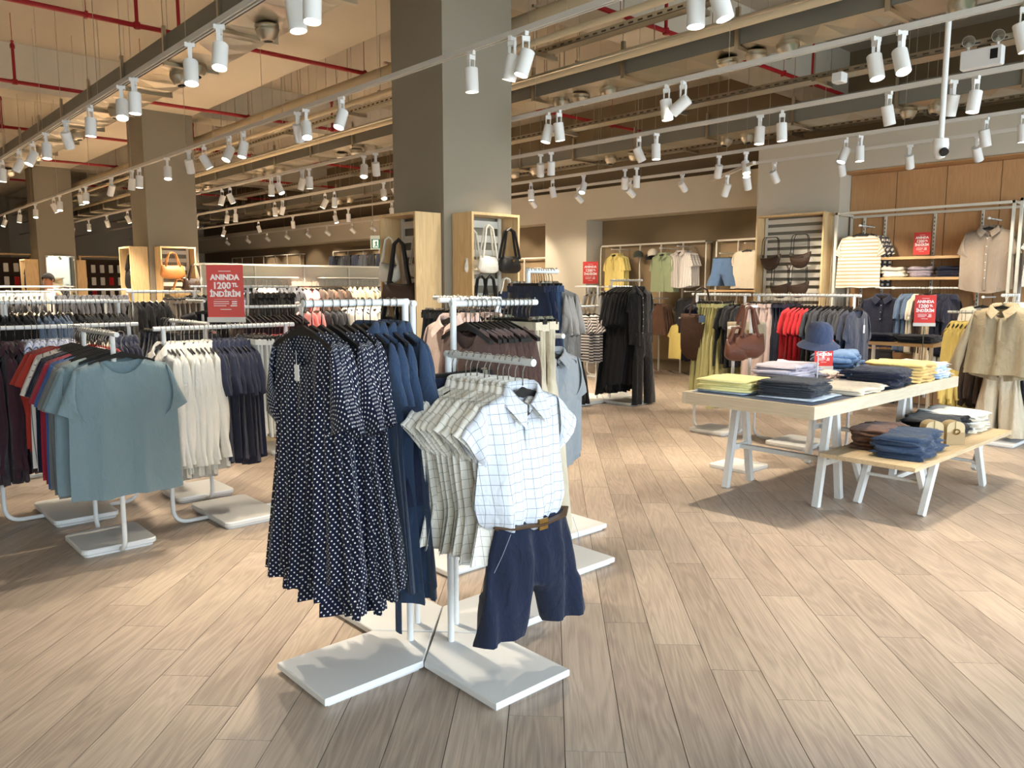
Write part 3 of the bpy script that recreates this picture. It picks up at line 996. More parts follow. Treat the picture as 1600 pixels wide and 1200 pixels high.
bank('denim_dress', lambda i: body_mesh('body', .19, ((0, .19), (.2, .225), (.45, .215), (1, .27)), 1.0, neck=(.075, .10, .01), seed=i + 51, fold=.014, nf=3, cols=20, rows=22))
bank('blouse', lambda i: body_mesh('body', .19, ((0, .19), (.25, .215), (.72, .19), (1, .225)), .62, neck=(.07, .10, .01), seed=i + 61, fold=.02, nf=3.5, cols=20, rows=20))
bank('front_blouse', lambda i: body_mesh('body', .19, ((0, .19), (.25, .205), (.78, .225), (.93, .20), (1, .15)), .49, neck=(.07, .10, .01), seed=64, fold=.012, nf=3, cols=26, rows=24, T=((0, .01), (.2, .035), (.8, .085), (.95, .07), (1, .04)), hemc=.02), 1)
bank('cap_sleeve', lambda i: sleeve_mesh('sleeve', .19, .2, nw=.07, arm=.17, L=.135, ang=.85, cuff=.17, th=.03, seed=i + 2, n=7, m=14, wrinkle=.01))
bank('trousers', lambda i: trouser_mesh('legs', .165, .2, .10, .95, .30, seed=i, T=.025, fold=.01))
bank('wide_trousers', lambda i: trouser_mesh('legs', .165, .2, .13, .92, .30, seed=i + 9, T=.03, fold=.014, cols=8))
bank('shorts', lambda i: trouser_mesh('legs', .175, .225, .12, .46, .27, seed=i + 5, T=.03, fold=.011, gap=.05, cols=8))
bank('skirt', lambda i: skirt_mesh('panel', .17, .24, .62, seed=i + 8))
COLLAR = collar_mesh('collar')
COLLAR_BIG = collar_mesh('collar', nw=.07, fall=.06, point=.095, drop=.075)
PLACKET = {}
def placket(L):
    if L not in PLACKET:
        PLACKET[L] = placket_mesh('placket', L)
    return PLACKET[L]
BTN = MB().lathe([(0.0055, 0.0), (0.0055, -0.002), (0.0, -0.003)], 8, axis='Y').mesh('button')
BAND = MB().box(-.168, .168, -.019, .019, -.118, -.083).mesh('waistband')
TAGM = MB().box(-.014, .014, -.001, .001, -.06, 0).tube([(0, 0, 0), (0, 0, .05)], .0008, 4).mesh('price_tag')
TAG_WHITE = plain('tag_white', (236, 232, 226), 0.7)
BELT = plain('belt_leather', (84, 62, 42), 0.5)

SPEC = {
    # kind: (object name, category, body, sleeve, collar?, length for placket, hanger)
    'tee': ('t_shirt', 't-shirt', 'tee', 'tee_sleeve', 0, 0, 'wide'),
    'shirt': ('short_sleeve_shirt', 'shirt', 'shirt', 'short_sleeve', 1, .68, 'wide'),
    'long': ('long_sleeve_shirt', 'shirt', 'shirt', 'long_sleeve', 1, .68, 'wide'),
    'jacket': ('shirt_jacket', 'jacket', 'jacket', 'jacket_sleeve', 1, .6, 'wide'),
    'polo': ('polo_shirt', 'shirt', 'polo', 'short_sleeve', 1, .3, 'wide'),
    'sweater': ('knitted_pullover', 'top', 'tee', 'long_sleeve', 0, 0, 'wide'),
    'cardigan': ('cardigan', 'cardigan', 'shirt', 'long_sleeve', 0, .68, 'wide'),
    'tank': ('sleeveless_shirt', 'top', 'tank', None, 0, 0, 'dress'),
    'dress': ('dotted_dress', 'dress', 'dress', 'dress_sleeve', 0, 0, 'dress'),
    'denim_dress': ('denim_dress', 'dress', 'denim_dress', 'short_sleeve', 1, .6, 'dress'),
    'blouse': ('checked_blouse', 'blouse', 'blouse', 'cap_sleeve', 2, .62, 'narrow'),
    'front_blouse': ('checked_blouse', 'blouse', 'front_blouse', 'cap_sleeve', 2, .46, 'narrow'),
    'trousers': ('trousers', 'trousers', 'trousers', None, 0, 0, 'clip'),
    'wide': ('wide_leg_trousers', 'trousers', 'wide_trousers', None, 0, 0, 'clip'),
    'shorts': ('shorts', 'shorts', 'shorts', None, 0, 0, 'clip'),
    'skirt': ('skirt', 'skirt', 'skirt', None, 0, 0, 'clip'),
}
def garment(kind, loc, rz, mat, label, group, var=0, hang=True, buttons=False, tilt=0.0, scale=None, ptag=False, carries=None):
    nm, cat, body, slv, col, pl, hk = SPEC[kind]
    g = empty(nm, loc, rz)
    g.rotation_euler = (tilt, 0, rz)
    if scale:
        g.scale = scale
    tag(g, label, cat, group)
    bb = GM[body]
    b = ob(bb[var % len(bb)].name, bb[var % len(bb)], mat, g)
    if slv:
        ss = GM[slv]
        ob('sleeve', ss[var % len(ss)], mat, g)
        ob('sleeve', ss[(var + 1) % len(ss)], mat, g, (0, 0, 0), (0, 0, 0), (-1, 1, 1))
    if col:
        ob('collar', COLLAR_BIG if col == 2 else COLLAR, mat, g)
    if pl:
        p = ob('placket', placket(pl), mat, g)
        if buttons:
            for i in range(6 if pl > .4 else 3):
                ob('button', BTN, TAG_WHITE, p, (0, -0.034 - 0.011 * math.sin(PI * (0.05 + i * 0.17)), -.215 - i * .085))
    if hk == 'clip':
        ob('waistband', BAND, mat, g)
    if ptag:
        ob('price_tag', TAGM, TAG_WHITE, g, (0.02, -0.05, -0.22))
    if hang:
        hanger(hk, loc, rz, carries or label, group or nm)
    return g

def fill(a, b, z, items, order='from the free end', jit=0.09, gapk=0.0):
    """hang clothes along a rail from a to b (plan points). items: (kind, n, mats, desc, group, face) ; face +1 turns the front towards a"""
    A, B = Vector((a[0], a[1], z)), Vector((b[0], b[1], z))
    d = (B - A)
    L = d.length
    d.normalize()
    tot = sum(it[1] for it in items)
    rz0 = math.atan2(-d.x, d.y)          # local -Y (front) looks back towards a
    k = 0
    for it in items:
        kind, n, mats, desc, group = it[:5]
        opt = it[5] if len(it) > 5 else {}
        yaw = opt.get('yaw', 0.0)
        for i in range(n):
            p = A + d * (L * (k + 0.5 + rnd.uniform(-.22, .22)) / tot)
            k += 1
            m = mats[i % len(mats)] if isinstance(mats, (list, tuple)) else mats
            rz = rz0 + (PI if opt.get('flip') else 0) + rnd.uniform(-jit, jit) + yaw
            if opt.get('turn') and i == 0:
                rz += opt['turn']
            lab = desc if n == 1 else '%s %s %s' % (ORD[i], desc, opt.get('order', order))
            garment(kind, p, rz, m, lab, group if n > 1 else None, var=rnd.randrange(12), hang=opt.get('hang', True), buttons=opt.get('buttons', False), ptag=opt.get('ptag', False) and i == 0, tilt=rnd.uniform(-.035, .035),
                    scale=[q * rnd.uniform(.965, 1.035) for q in (opt.get('scale') or (1, 1, 1))], carries=desc if n == 1 else ORD[i] + ' ' + desc)

RR = 0.0135
W90 = -PI / 2
def rail_tube(name, pts, parent, r=RR, mat=None):
    return MB().tube(pts, r, 12).build(name, mat or WHITE_METAL, parent, smooth=True)

def bend(p0, corner, p1, r=0.09, n=6):
    p0, c, p1 = Vector(p0), Vector(corner), Vector(p1)
    a = c + (p0 - c).normalized() * r
    b = c + (p1 - c).normalized() * r
    out = [p0]
    for i in range(n + 1):
        t = i / n
        out.append(a * (1 - t) ** 2 + c * 2 * t * (1 - t) + b * t * t)
    out.append(p1)
    return out

PLATE4 = [(0.0, 0.006), (0.182, 0.187), (0.62, 0.187), (0.62, -0.187), (0.182, -0.187), (0.0, -0.006)]
def arm_rack(cx, cy, arms, label):
    """four-armed floor rack: pentagonal base plates meet in the middle, each with a mast and a rail. arms: (angle, height, reach)"""
    r = empty('clothes_rack', (cx, cy, 0))
    tag(r, label, 'clothes rack')
    for (an, h, reach) in arms:
        ca_, sa_ = math.cos(an), math.sin(an)
        poly = [(x * ca_ - y * sa_, x * sa_ + y * ca_) for (x, y) in [(0.008, 0.0), (0.19, -0.187), (0.62, -0.187), (0.62, 0.187), (0.19, 0.187)]]
        pl = MB().prism(poly, 0.012, 0.04, 0.004).build('base_plate', WHITE_METAL, r)
        inn = [(x * ca_ - y * sa_, x * sa_ + y * ca_) for (x, y) in [(0.04, 0.0), (0.2, -0.17), (0.6, -0.17), (0.6, 0.17), (0.2, 0.17)]]
        MB().prism(inn, 0.0, 0.012).build('plinth', WHITE_METAL, pl)
        P = lambda d, z: (d * ca_, d * sa_, z)
        rail_tube('mast', [P(0.12, 0.038), P(0.12, h + RR)], r)
        if reach:
            ra = MB().tube([P(0.12 - RR, h), P(0.12 + reach, h)], RR, 12).build('hanging_rail', WHITE_METAL, r, smooth=True)
            MB().tube([P(0.12 + reach - 0.01, h), P(0.12 + reach - 0.01, h + 0.022)], 0.004, 6).build('stop_pin', CHROME, ra, smooth=True)
    return r

def loop_rack(cx, cy, ang, length, h, label, plate=(0.38, 0.62), over=0.06, name='clothes_rack'):
    """straight rail on two posts that bend in at the foot to a weighted plate; local X runs along the rail"""
    r = empty(name, (cx, cy, 0), ang)
    tag(r, label, 'clothes rack')
    hl = length / 2
    pl = MB().prism(rr_poly(plate[0], plate[1], 0.04), 0.014, 0.045, 0.006).build('base_plate', WHITE_METAL, r)
    MB().prism(rr_poly(plate[0] - 0.03, plate[1] - 0.03, 0.03), 0.0, 0.014).build('plinth', WHITE_METAL, pl)
    for s in (-1, 1):
        rail_tube('post', bend((s * hl, 0, h), (s * hl, 0, 0.018), (s * (plate[0] / 2 - 0.02), 0, 0.018), 0.1), r)
    ra = rail_tube('hanging_rail', [(-hl - over, 0, h), (hl + over, 0, h)], r)
    return r

# ------------------------------------------------------------------ cloth colours
DOTS = pattern('navy_dots', (17, 21, 44), (232, 230, 224), 'dots', 0.0225, 0.135)
CHECK = pattern('white_check', (212, 215, 220), (124, 128, 138), 'check', 0.034, 0.05)
CHECK_C = pattern('cream_check', (240, 235, 222), (150, 146, 140), 'check', 0.034, 0.045)
DENIM = fab('denim_blue', (48, 65, 90), .18)
DENIM_L = fab('denim_light', (92, 120, 156), .2)
DENIM_D = fab('denim_dark', (28, 35, 54), .2)
NAVY = fab('navy', (40, 46, 70))
NAVY_D = fab('navy_deep', (24, 28, 48))
TEAL = fab('gray_teal', (116, 136, 142), .08)
GRAY = fab('gray', (112, 114, 112))
RUST = fab('rust', (160, 52, 40))
RED = fab('red', (196, 36, 44))
CRIMSON = fab('crimson', (150, 40, 56))
BLUE = fab('blue', (52, 86, 140))
SLATE = fab('slate', (94, 112, 136))
BLACK = fab('black', (20, 20, 24), .1)
CHAR = fab('charcoal', (56, 58, 64))
WHITE = fab('white', (226, 224, 216), .05)
CREAM = fab('cream', (224, 212, 190), .06)
OAT = fab('oat', (206, 192, 166), .08)
BEIGE = fab('beige', (170, 154, 124), .08)
TAUPE = fab('taupe', (150, 134, 118), .08)
PINKISH = fab('pale_pink', (208, 186, 178), .07)
PINK = fab('pink', (226, 150, 148))
COCOA = fab('cocoa', (122, 96, 88), .1)
PLUM = fab('dark_plum', (62, 36, 44), .1)
YELLOW = fab('yellow', (228, 206, 122), .07)
LEMON = fab('lemon', (238, 226, 156), .06)
MUSTARD = fab('straw', (224, 190, 120), .08)
OLIVE = fab('pale_olive', (178, 172, 116), .08)
SAGE = fab('sage', (168, 178, 138), .07)
LAV = fab('lavender', (178, 172, 206), .08)
SKY = fab('pale_blue', (186, 204, 226), .07)
BRN = fab('brown', (110, 78, 60), .1)
LILAC = fab('pale_lilac', (198, 190, 200), .08)
STR_BW = pattern('cream_black_stripe', (214, 202, 190), (40, 32, 36), 'stripe', 0.036, .42)
STR_WT = pattern('white_tan_stripe', (230, 220, 198), (184, 158, 122), 'stripe', 0.04, .4)
STR_V = pattern('pale_pinstripe', (222, 214, 206), (128, 118, 112), 'vstripe', 0.035, .14)
STR_B = pattern('blue_pinstripe', (214, 216, 226), (112, 124, 172), 'vstripe', 0.018, .3)
LINEN_G = fab('linen_grey', (152, 144, 136), .1)
STRAW_BRN = plain('brown_weave', (70, 46, 30), .9, 0, .8, 90, .25, 30)

# ---- four-way rack in the middle: dots dresses, checked blouses, cocoa tops
CX, CY = 1.887, 2.577
arm_rack(CX, CY, [(PI, 1.44, 0.44), (-PI / 2, 1.235, 0.49), (0, 1.43, 0.48), (PI / 2, 1.43, 0.44)], 'white four-way clothes rack holding the navy dotted dresses and checked blouses')
fill((1.315, CY), (1.735, CY), 1.44, [
    ('dress', 7, DOTS, 'navy dress with white dots', 'navy dotted dresses on the four-way rack', {'ptag': True, 'turn': 0.10}),
    ('denim_dress', 5, DENIM, 'blue denim dress behind the dotted dresses', 'blue denim dresses on the four-way rack')], jit=.09)
# sash of the last denim dress
sash = tag(MB().tube([(1.62, 2.46, 0.86), (1.62, 2.44, 0.5), (1.625, 2.45, 0.16)], .022, 6, flat=.2).build('fabric_belt', DENIM, None), 'loose blue denim belt hanging below the denim dresses', 'belt')
fill((CX, 2.0), (CX, 2.37), 1.235, [
    ('front_blouse', 1, CHECK, 'white checked blouse on the rail end, tucked over denim shorts', 'g', {'buttons': True}),
    ('blouse', 9, CHECK_C, 'cream checked short sleeve blouse', 'checked blouses on the four-way rack')], jit=.05)
fill((CX, 2.385), (CX, 2.45), 1.235, [('shorts', 2, DENIM_D, 'dark denim shorts clipped behind the checked blouses', 'denim shorts behind the checked blouses')])
# the outfit's pleated shorts below the front blouse
ps = empty('pleated_shorts', (1.91, 2.0, 0.80), 0.0)
tag(ps, 'dark denim pleated shorts with brown belt under the front checked blouse', 'shorts')
ob('legs', trouser_mesh('legs', .175, .235, .115, .41, .25, T=.05, fold=.013, gap=.05, seed=3, cols=12, rows=20, z0=-.13), DENIM_D, ps)
MB().tube([(-.178, 0, 0), (-.12, -.04, -.006), (0, -.055, -.012), (.12, -.04, -.006), (.178, 0, 0), (.12, .04, 0), (0, .05, 0), (-.12, .04, 0), (-.178, 0, 0)], .018, 8, flat=.35).build('belt', BELT, ps, (0, 0, -.135))
MB().box(-.022, .022, -.064, -.058, -.165, -.125).build('buckle', plain('brass', (170, 140, 80), .3, 1), ps)
STITCH = plain('stitching', (150, 156, 170), .8)
for s_ in (-1, 1):
    MB().tube([(s_ * .155, -.06, -.15), (s_ * .19, -.055, -.22), (s_ * .215, -.04, -.28)], .0012, 4).build('pocket_edge', STITCH, ps)
fill((2.46, CY), (2.06, CY), 1.43, [
    ('wide', 5, OAT, 'oat linen trousers', 'oat linen trousers on the four-way rack', {'flip': True, 'order': 'from the rail end'}),
    ('tank', 10, COCOA, 'cocoa brown sleeveless top', 'cocoa tops on the four-way rack', {'flip': True, 'order': 'from the oat trousers'})])

# ---- rack just behind it with denim, linen and pink shirts
arm_rack(2.98, 3.28, [(PI, 1.43, 0.40), (-PI / 2, 1.24, 0.28), (0, 1.59, 0.24), (PI / 2, 1.43, 0.62)], 'white four-way rack with jeans and linen shirts just behind the cocoa tops')
fill((2.98, 3.95), (2.98, 3.45), 1.43, [
    ('wide', 9, CHAR, 'dark trousers behind the cocoa tops', 'dark trousers behind the cocoa tops')])
fill((2.50, 3.28), (2.84, 3.28), 1.43, [('shirt', 5, PINKISH, 'pale pink linen shirt with open collar', 'pale pink shirts behind the cocoa tops')])
fill((3.30, 3.28), (3.08, 3.28), 1.59, [
    ('shirt', 5, LINEN_G, 'gray linen shirt on the tall rail', 'gray linen shirts on the tall rail', {'scale': (.9, 1, .95)}),
    ('trousers', 2, DENIM, 'blue trousers on the tall rail', 'blue trousers on the tall rail'),
    ('shorts', 4, DENIM_D, 'dark denim shorts on the tall rail', 'dark denim shorts on the tall rail')])
fill((2.98, 2.93), (2.98, 3.14), 1.24, [('shirt', 5, fab('gray_chambray', (134, 140, 144), .1), 'gray chambray shirt with rolled sleeves', 'gray chambray shirts behind the oat trousers', {'scale': (.88, 1, .9)})])

# ---- loop racks at the left
loop_rack(1.25, 5.72, 0, 0.80, 1.245, 'white loop-foot rack crossing behind the gray-teal T-shirts')
garment('tee', (1.265, 4.535, 1.245), 0.0, TEAL, 'gray-teal loose T-shirt facing front on a rail end', None, var=1, scale=(1.17, 1.3, 1.26), carries='front gray-teal T-shirt')
loop_rack(0.3, 5.72, 0, 0.80, 1.245, 'white loop-foot rack with the dark plum blouses')
loop_rack(1.24, 4.89, PI / 2, 0.58, 1.245, 'white loop-foot rack carrying the gray-teal T-shirts', (0.42, 0.40), over=.085)
fill((1.24, 4.60), (1.24, 5.5), 1.245, [
    ('tee', 2, TEAL, 'gray-teal T-shirt behind the front one', 'gray-teal T-shirts', {'scale': (1.2, 1, 1.24)}),
    ('tee', 3, GRAY, 'gray T-shirt behind the gray-teal ones', 'gray T-shirts on the loop rack', {'scale': (1.2, 1, 1.24)}),
    ('tee', 2, BLUE, 'blue T-shirt between gray and crimson ones', 'blue T-shirts on the loop rack', {'scale': (1.2, 1, 1.26)}),
    ('tee', 2, CRIMSON, 'crimson T-shirt between blue and navy ones', 'crimson T-shirts on the loop rack', {'scale': (1.2, 1, 1.22)}),
    ('tee', 3, NAVY_D, 'deep navy T-shirt between crimson and white ones', 'deep navy T-shirts on the loop rack', {'scale': (1.15, 1, 1.15)}),
    ('tee', 3, STR_V, 'white pinstriped T-shirt beside the rust ones', 'pinstriped T-shirts on the loop rack', {'scale': (1.15, 1, 1.15)}),
    ('tee', 3, RUST, 'rust red T-shirt at the inner rail end', 'rust T-shirts on the loop rack', {'scale': (1.2, 1, 1.05)})], jit=.04)
fill((0.45, 5.72), (1.0, 5.72), 1.245, [
    ('long', 14, PLUM, 'dark plum lace blouse', 'dark plum blouses on the loop rack', {'scale': (1, 1, 1.2)})])
fill((1.02, 5.72), (1.68, 5.72), 1.245, [
    ('long', 8, STR_B, 'pale striped blouse', 'pale striped blouses on the loop rack', {'scale': (1, 1, 1.15)}),
    ('sweater', 6, CREAM, 'cream top behind the rust T-shirts', 'cream tops on the loop rack'),
    ('shirt', 5, NAVY, 'navy shirt at the rail end', 'navy shirts at the loop rack end')])
loop_rack(2.03, 4.97, 0, 0.80, 1.245, 'white loop-foot rack with white blouses and navy shirts')
fill((1.60, 4.97), (2.46, 4.97), 1.245, [
    ('long', 10, WHITE, 'white long sleeve blouse', 'white blouses beside the gray-teal T-shirts', {'scale': (1, 1, 1.14)}),
    ('shirt', 9, NAVY, 'navy short sleeve shirt', 'navy shirts beside the white blouses', {'scale': (1, 1, 1.1)}),
    ('skirt', 7, WHITE, 'white skirt beside the navy shirts', 'white skirts on the loop rack'),
    ('shirt', 4, RED, 'red shirt at the rail end', 'red shirts at the loop rack end', {'scale': (1, 1, .95)})], jit=.05)
loop_rack(2.03, 5.66, PI / 2, 0.60, 1.25, 'white loop-foot rack standing behind the white blouses', (0.42, 0.40))
fill((2.03, 5.5), (2.03, 6.2), 1.25, [('shorts', 12, [CHAR, DENIM_D], 'dark shorts behind the white blouses', 'dark shorts behind the white blouses')])

# ---- long rails farther left
loop_rack(1.55, 7.0, 0, 0.80, 1.38, 'white rack with black and slate cardigans behind the plum blouses', over=.08)
loop_rack(0.55, 7.0, 0, 0.80, 1.38, 'white rack with navy tops at the far left of the store', over=.08)
fill((0.85, 7.0), (2.0, 7.0), 1.38, [
    ('sweater', 4, NAVY, 'navy top beside black cardigans', 'navy tops on the cardigan rack'),
    ('cardigan', 10, BLACK, 'black cardigan before the slate ones', 'black cardigans on the rack'),
    ('cardigan', 7, SLATE, 'slate blue cardigan', 'slate cardigans on the rack'),
    ('tee', 12, BLACK, 'black top past the slate cardigans', 'black tops past the slate cardigans')])
loop_rack(1.85, 8.7, 0, 0.9, 1.36, 'white rack with cream tops behind the cardigans')
fill((1.45, 8.7), (2.0, 8.7), 1.36, [('tee', 7, CREAM, 'cream top behind the cardigans', 'cream tops behind the cardigans')])
loop_rack(1.7, 10.6, 0, 0.9, 1.44, 'white rack deep in the store before the mirror column')
fill((1.3, 10.6), (2.15, 10.6), 1.44, [('sweater', 12, [BLACK, CHAR], 'dark top on the rack before the mirror column', 'dark tops before the mirror column')])
loop_rack(2.75, 8.3, 0, 0.6, 1.45, 'white rack with taupe trousers before the second column')
fill((2.42, 8.3), (3.1, 8.3), 1.45, [
    ('cardigan', 6, BLACK, 'black jacket beside the taupe trousers', 'black jackets beside taupe trousers'),
    ('wide', 6, TAUPE, 'taupe wide trousers', 'taupe trousers before the second column')])
garment('cardigan', (2.93, 7.75, 1.36), -.5, BLACK, 'black cardigan shown front on before the second column', None, buttons=True)
loop_rack(2.93, 8.02, PI / 2, 0.5, 1.36, 'white rack end holding the front-facing black cardigan')
loop_rack(3.2, 6.8, 0, 0.6, 1.32, 'white rack with plum tops behind the red sale sign')
fill((2.86, 6.8), (3.5, 6.8), 1.32, [('tank', 14, PLUM, 'dark plum top behind the red sale sign', 'dark plum tops behind the sale sign')])
loop_rack(3.75, 8.0, 0, 0.5, 1.5, 'white rack with long black skirts')
fill((3.5, 8.0), (4.0, 8.0), 1.5, [('wide', 8, BLACK, 'long black skirt trousers', 'long black trousers behind the dotted dresses')])
loop_rack(3.75, 9.2, 0, 0.7, 1.5, 'white rack with lavender and cream tops')
fill((3.3, 9.2), (4.15, 9.2), 1.5, [
    ('sweater', 6, BLACK, 'black top beside the cream tops', 'black tops on the lavender rack'),
    ('shirt', 4, CREAM, 'cream top beside the lavender ones', 'cream tops on the lavender rack'),
    ('shirt', 6, LAV, 'lavender shirt', 'lavender shirts on the rack')])

# ---- black clothes four-way rack
arm_rack(7.82, 6.82, [(PI, 1.25, 0.5), (-PI / 2, 1.58, 0.5), (0, 1.5, 0.4), (PI / 2, 1.5, 0.4)], 'white four-way rack with black clothes before the brown wall')
fill((7.22, 6.82), (7.66, 6.82), 1.25, [('tee', 5, STR_BW, 'striped T-shirt on the black clothes rack', 'striped T-shirts on the black clothes rack')])
fill((7.2, 6.86), (7.3, 6.86), 0.72, [('wide', 2, BLACK, 'black wide trousers under the striped T-shirts', 'black trousers under the striped T-shirts', {'hang': False, 'scale': (1.1, 1, .68)})])
fill((7.82, 6.2), (7.82, 6.64), 1.58, [
    ('shirt', 2, BLACK, 'black buttoned blouse on the rail end', 'black blouses', {'buttons': True}),
    ('dress', 8, BLACK, 'long black dress', 'long black dresses on the four-way rack', {'scale': (1.1, 1, 1.3)})])
fill((7.86, 6.16), (7.86, 6.26), 1.0, [('trousers', 1, BLACK, 'black trousers under the black blouse', 'g', {'hang': False, 'scale': (1, 1, .92)})])
fill((8.35, 6.82), (7.95, 6.82), 1.5, [('wide', 6, BLACK, 'black wide trousers on the far rail', 'black trousers on the far rail')])
arm_rack(6.6, 6.9, [(PI, 1.35, 0.4), (-PI / 2, 1.2, 0.4), (0, 1.2, 0.4), (PI / 2, 1.35, 0.4)], 'white four-way rack with black folded jeans behind the linen shirts')
fill((7.1, 6.9), (6.75, 6.9), 1.2, [('shorts', 6, BLACK, 'black shorts beside the striped T-shirts', 'black shorts beside striped T-shirts')])
fill((6.6, 6.4), (6.6, 6.75), 1.2, [('wide', 6, BLACK, 'black trousers behind the gray linen shirts', 'black trousers behind gray linen shirts')])

# ---- rack pair behind the folded clothes table
loop_rack(6.95, 3.60, PI / 2, .94, 1.42, 'white loop-foot rack with red and charcoal T-shirts behind the table', (0.42, 0.5))
loop_rack(6.95, 4.50, PI / 2, 0.56, 1.42, 'white loop-foot rack with the brown woven bag and green trousers', (0.42, 0.4))
fill((6.95, 3.08), (6.95, 4.12), 1.42, [
    ('tee', 2, fab('ink', (44, 50, 68)), 'ink V-neck T-shirt at the rail end', 'ink T-shirts at the rail end', {'scale': (1.1, 1, 1.15), 'ptag': True}),
    ('tee', 9, CHAR, 'charcoal T-shirt beside the red ones', 'charcoal T-shirts behind the table', {'scale': (1.05, 1, 1.1)}),
    ('tee', 6, RED, 'red T-shirt beside the charcoal ones', 'red T-shirts behind the table', {'scale': (1.05, 1, 1.1)}),
    ('trousers', 4, DENIM_D, 'dark jeans beside the red T-shirts', 'dark jeans behind the table'),
    ('wide', 7, PINKISH, 'pale pink wide trousers', 'pale pink trousers behind the table')])
fill((6.95, 4.2), (6.95, 4.82), 1.42, [
    ('tee', 6, BLACK, 'black top behind the handbags', 'black tops behind the handbags'),
    ('wide', 8, OLIVE, 'pale olive trousers behind the handbags', 'olive trousers behind the handbags', {'scale': (1, 1, 1.1)}),
    ('tank', 5, NAVY_D, 'navy top behind the woven bag', 'navy tops behind the woven bag')])

# ---- jacket rack at the right
JX, JY = 8.857, 2.34
arm_rack(JX, JY, [(PI, 1.42, 0.48), (-PI / 2, 1.3, 0.4), (0, 1.3, 0.4), (PI / 2, 1.24, 0.54)], 'white four-way rack carrying the beige jacket and yellow shirts')
garment('jacket', (8.28, JY, 1.42), W90 + .04, BEIGE, 'beige long sleeve shirt jacket facing front on the rail end', None, var=1, scale=(1.12, 1.3, 1.06), carries='front beige shirt jacket', tilt=0)
fill((8.34, JY), (8.70, JY), 1.42, [
    ('long', 2, BEIGE, 'beige shirt jacket behind the front one', 'beige shirt jackets', {'scale': (1.1, 1.0, 1.0)}),
    ('long', 4, WHITE, 'white shirt behind the beige jackets', 'white shirts behind the beige jackets')])
fill((JX, 2.98), (JX, 2.48), 1.24, [
    ('long', 5, YELLOW, 'yellow long shirt beside the beige jackets', 'yellow shirts on the jacket rack', {'scale': (1, 1.2, 1.28)}),
    ('long', 6, fab('dark_brown', (64, 48, 38)), 'dark brown shirt beside the yellow ones', 'dark brown shirts on the jacket rack', {'scale': (1, 1, 1.25)})])
fill((8.34, JY), (8.6, JY), .80, [('wide', 2, OAT, 'oat trousers below the beige jackets', 'oat trousers below the beige jackets', {'hang': False, 'scale': (.8, 1, .72)}),
    ('wide', 1, BLACK, 'black trousers below the beige jackets', 'g', {'hang': False, 'scale': (.8, 1, .72)})])

# ------------------------------------------------------------------ sale signs
def sale_sign(loc, rz, w, label, stem=None, big=False, name='sale_sign', holder=True):
    h = w * 1.42
    r = empty(name, loc, rz)
    tag(r, label, 'sign')
    MB().box(-w / 2, w / 2, -.002, .002, .02, .02 + h).build('poster', RED_PAPER, r)
    if holder:
        MB().box(-w / 2 - .004, w / 2 + .004, -.008, .008, -.012, .02).build('holder_base', plain('holder_grey', (200, 196, 188), .4), r)
    if stem:
        MB().tube([(0, 0, -.012), (0, 0, -stem)], .005, 6).build('stem', CHROME, r)
    if big:
        MB().box(-w / 2, w / 2, -.006, -.0045, .02, .035 + h).build('clear_cover', GLASS, r)
    for (txt, sz, z, dx) in (('ANINDA', .20, .76, 0), ('1200', .25, .60, -.09), ('TL', .14, .615, .27), ('İNDİRİM', .20, .44, 0)):
        t = ob('lettering', text_mesh(txt, w * sz, bold=w * .0085, extrude=.0006), ACRYLIC_W, r, (dx * w, -.0032, .02 + h * z), (PI / 2, 0, 0))
    lines = [(0, .88, .34, .012)] + ([(-.12, .30, .42, .012), (-.12, .26, .42, .012), (-.16, .22, .34, .012), (.24, .30, .14, .02), (.24, .26, .14, .02), (.22, .22, .18, .02), (0, .15, .3, .012), (0, .345, .62, .004)])
    lb = MB()
    for (cx, cz, lw, lh) in lines:
        lb.box((cx - lw / 2) * w, (cx + lw / 2) * w, -.0034, -.0026, .02 + h * (cz - lh / 2), .02 + h * (cz + lh / 2))
    o = lb.build('small_print', ACRYLIC_W, r)
    o['kind'] = 'stuff'
    return r
sale_sign((2.03, 4.98, 1.285), -.74, .235, 'large red discount sign in a clear holder above the white blouses', stem=.03, big=True)

# ------------------------------------------------------------------ bags
def bag_body(w, h, d, top=.85, sag=.1, seed=0, n=10, m=20, notch=0.0, puff=1.0):
    r = random.Random(seed)
    p = r.uniform(0, 6)
    vs, fs = [], []
    for k in range(n + 1):
        t = k / n
        prof = 1 - .34 * max(0.0, 1 - t / .28) ** 2.2
        ww = w / 2 * prof * (1 + (top - 1) * max(0, (t - .35) / .65))
        dd = d / 2 * puff * (math.sin(PI * min(.97, max(.06, t * .92 + .1))) ** .6)
        for q in range(m):
            a = 2 * PI * q / m
            c, s_ = math.cos(a), math.sin(a)
            x = ww * math.copysign(abs(c) ** .7, c)
            y = dd * math.copysign(abs(s_) ** .8, s_) + .004 * math.sin(6 * c + p + 4 * t)
            z = -h + h * t - sag * h * (1 - c * c) * (1 - t) * .4 - notch * h * (1 - c * c) * t ** 3
            vs.append((x, y, z))
    for k in range(n):
        for q in range(m):
            j = (q + 1) % m
            fs.append((k * m + q, k * m + j, (k + 1) * m + j, (k + 1) * m + q))
    fs.append(tuple(range(m - 1, -1, -1)))
    fs.append(tuple(range(n * m, (n + 1) * m)))
    return mesh('bag_body', vs, fs)
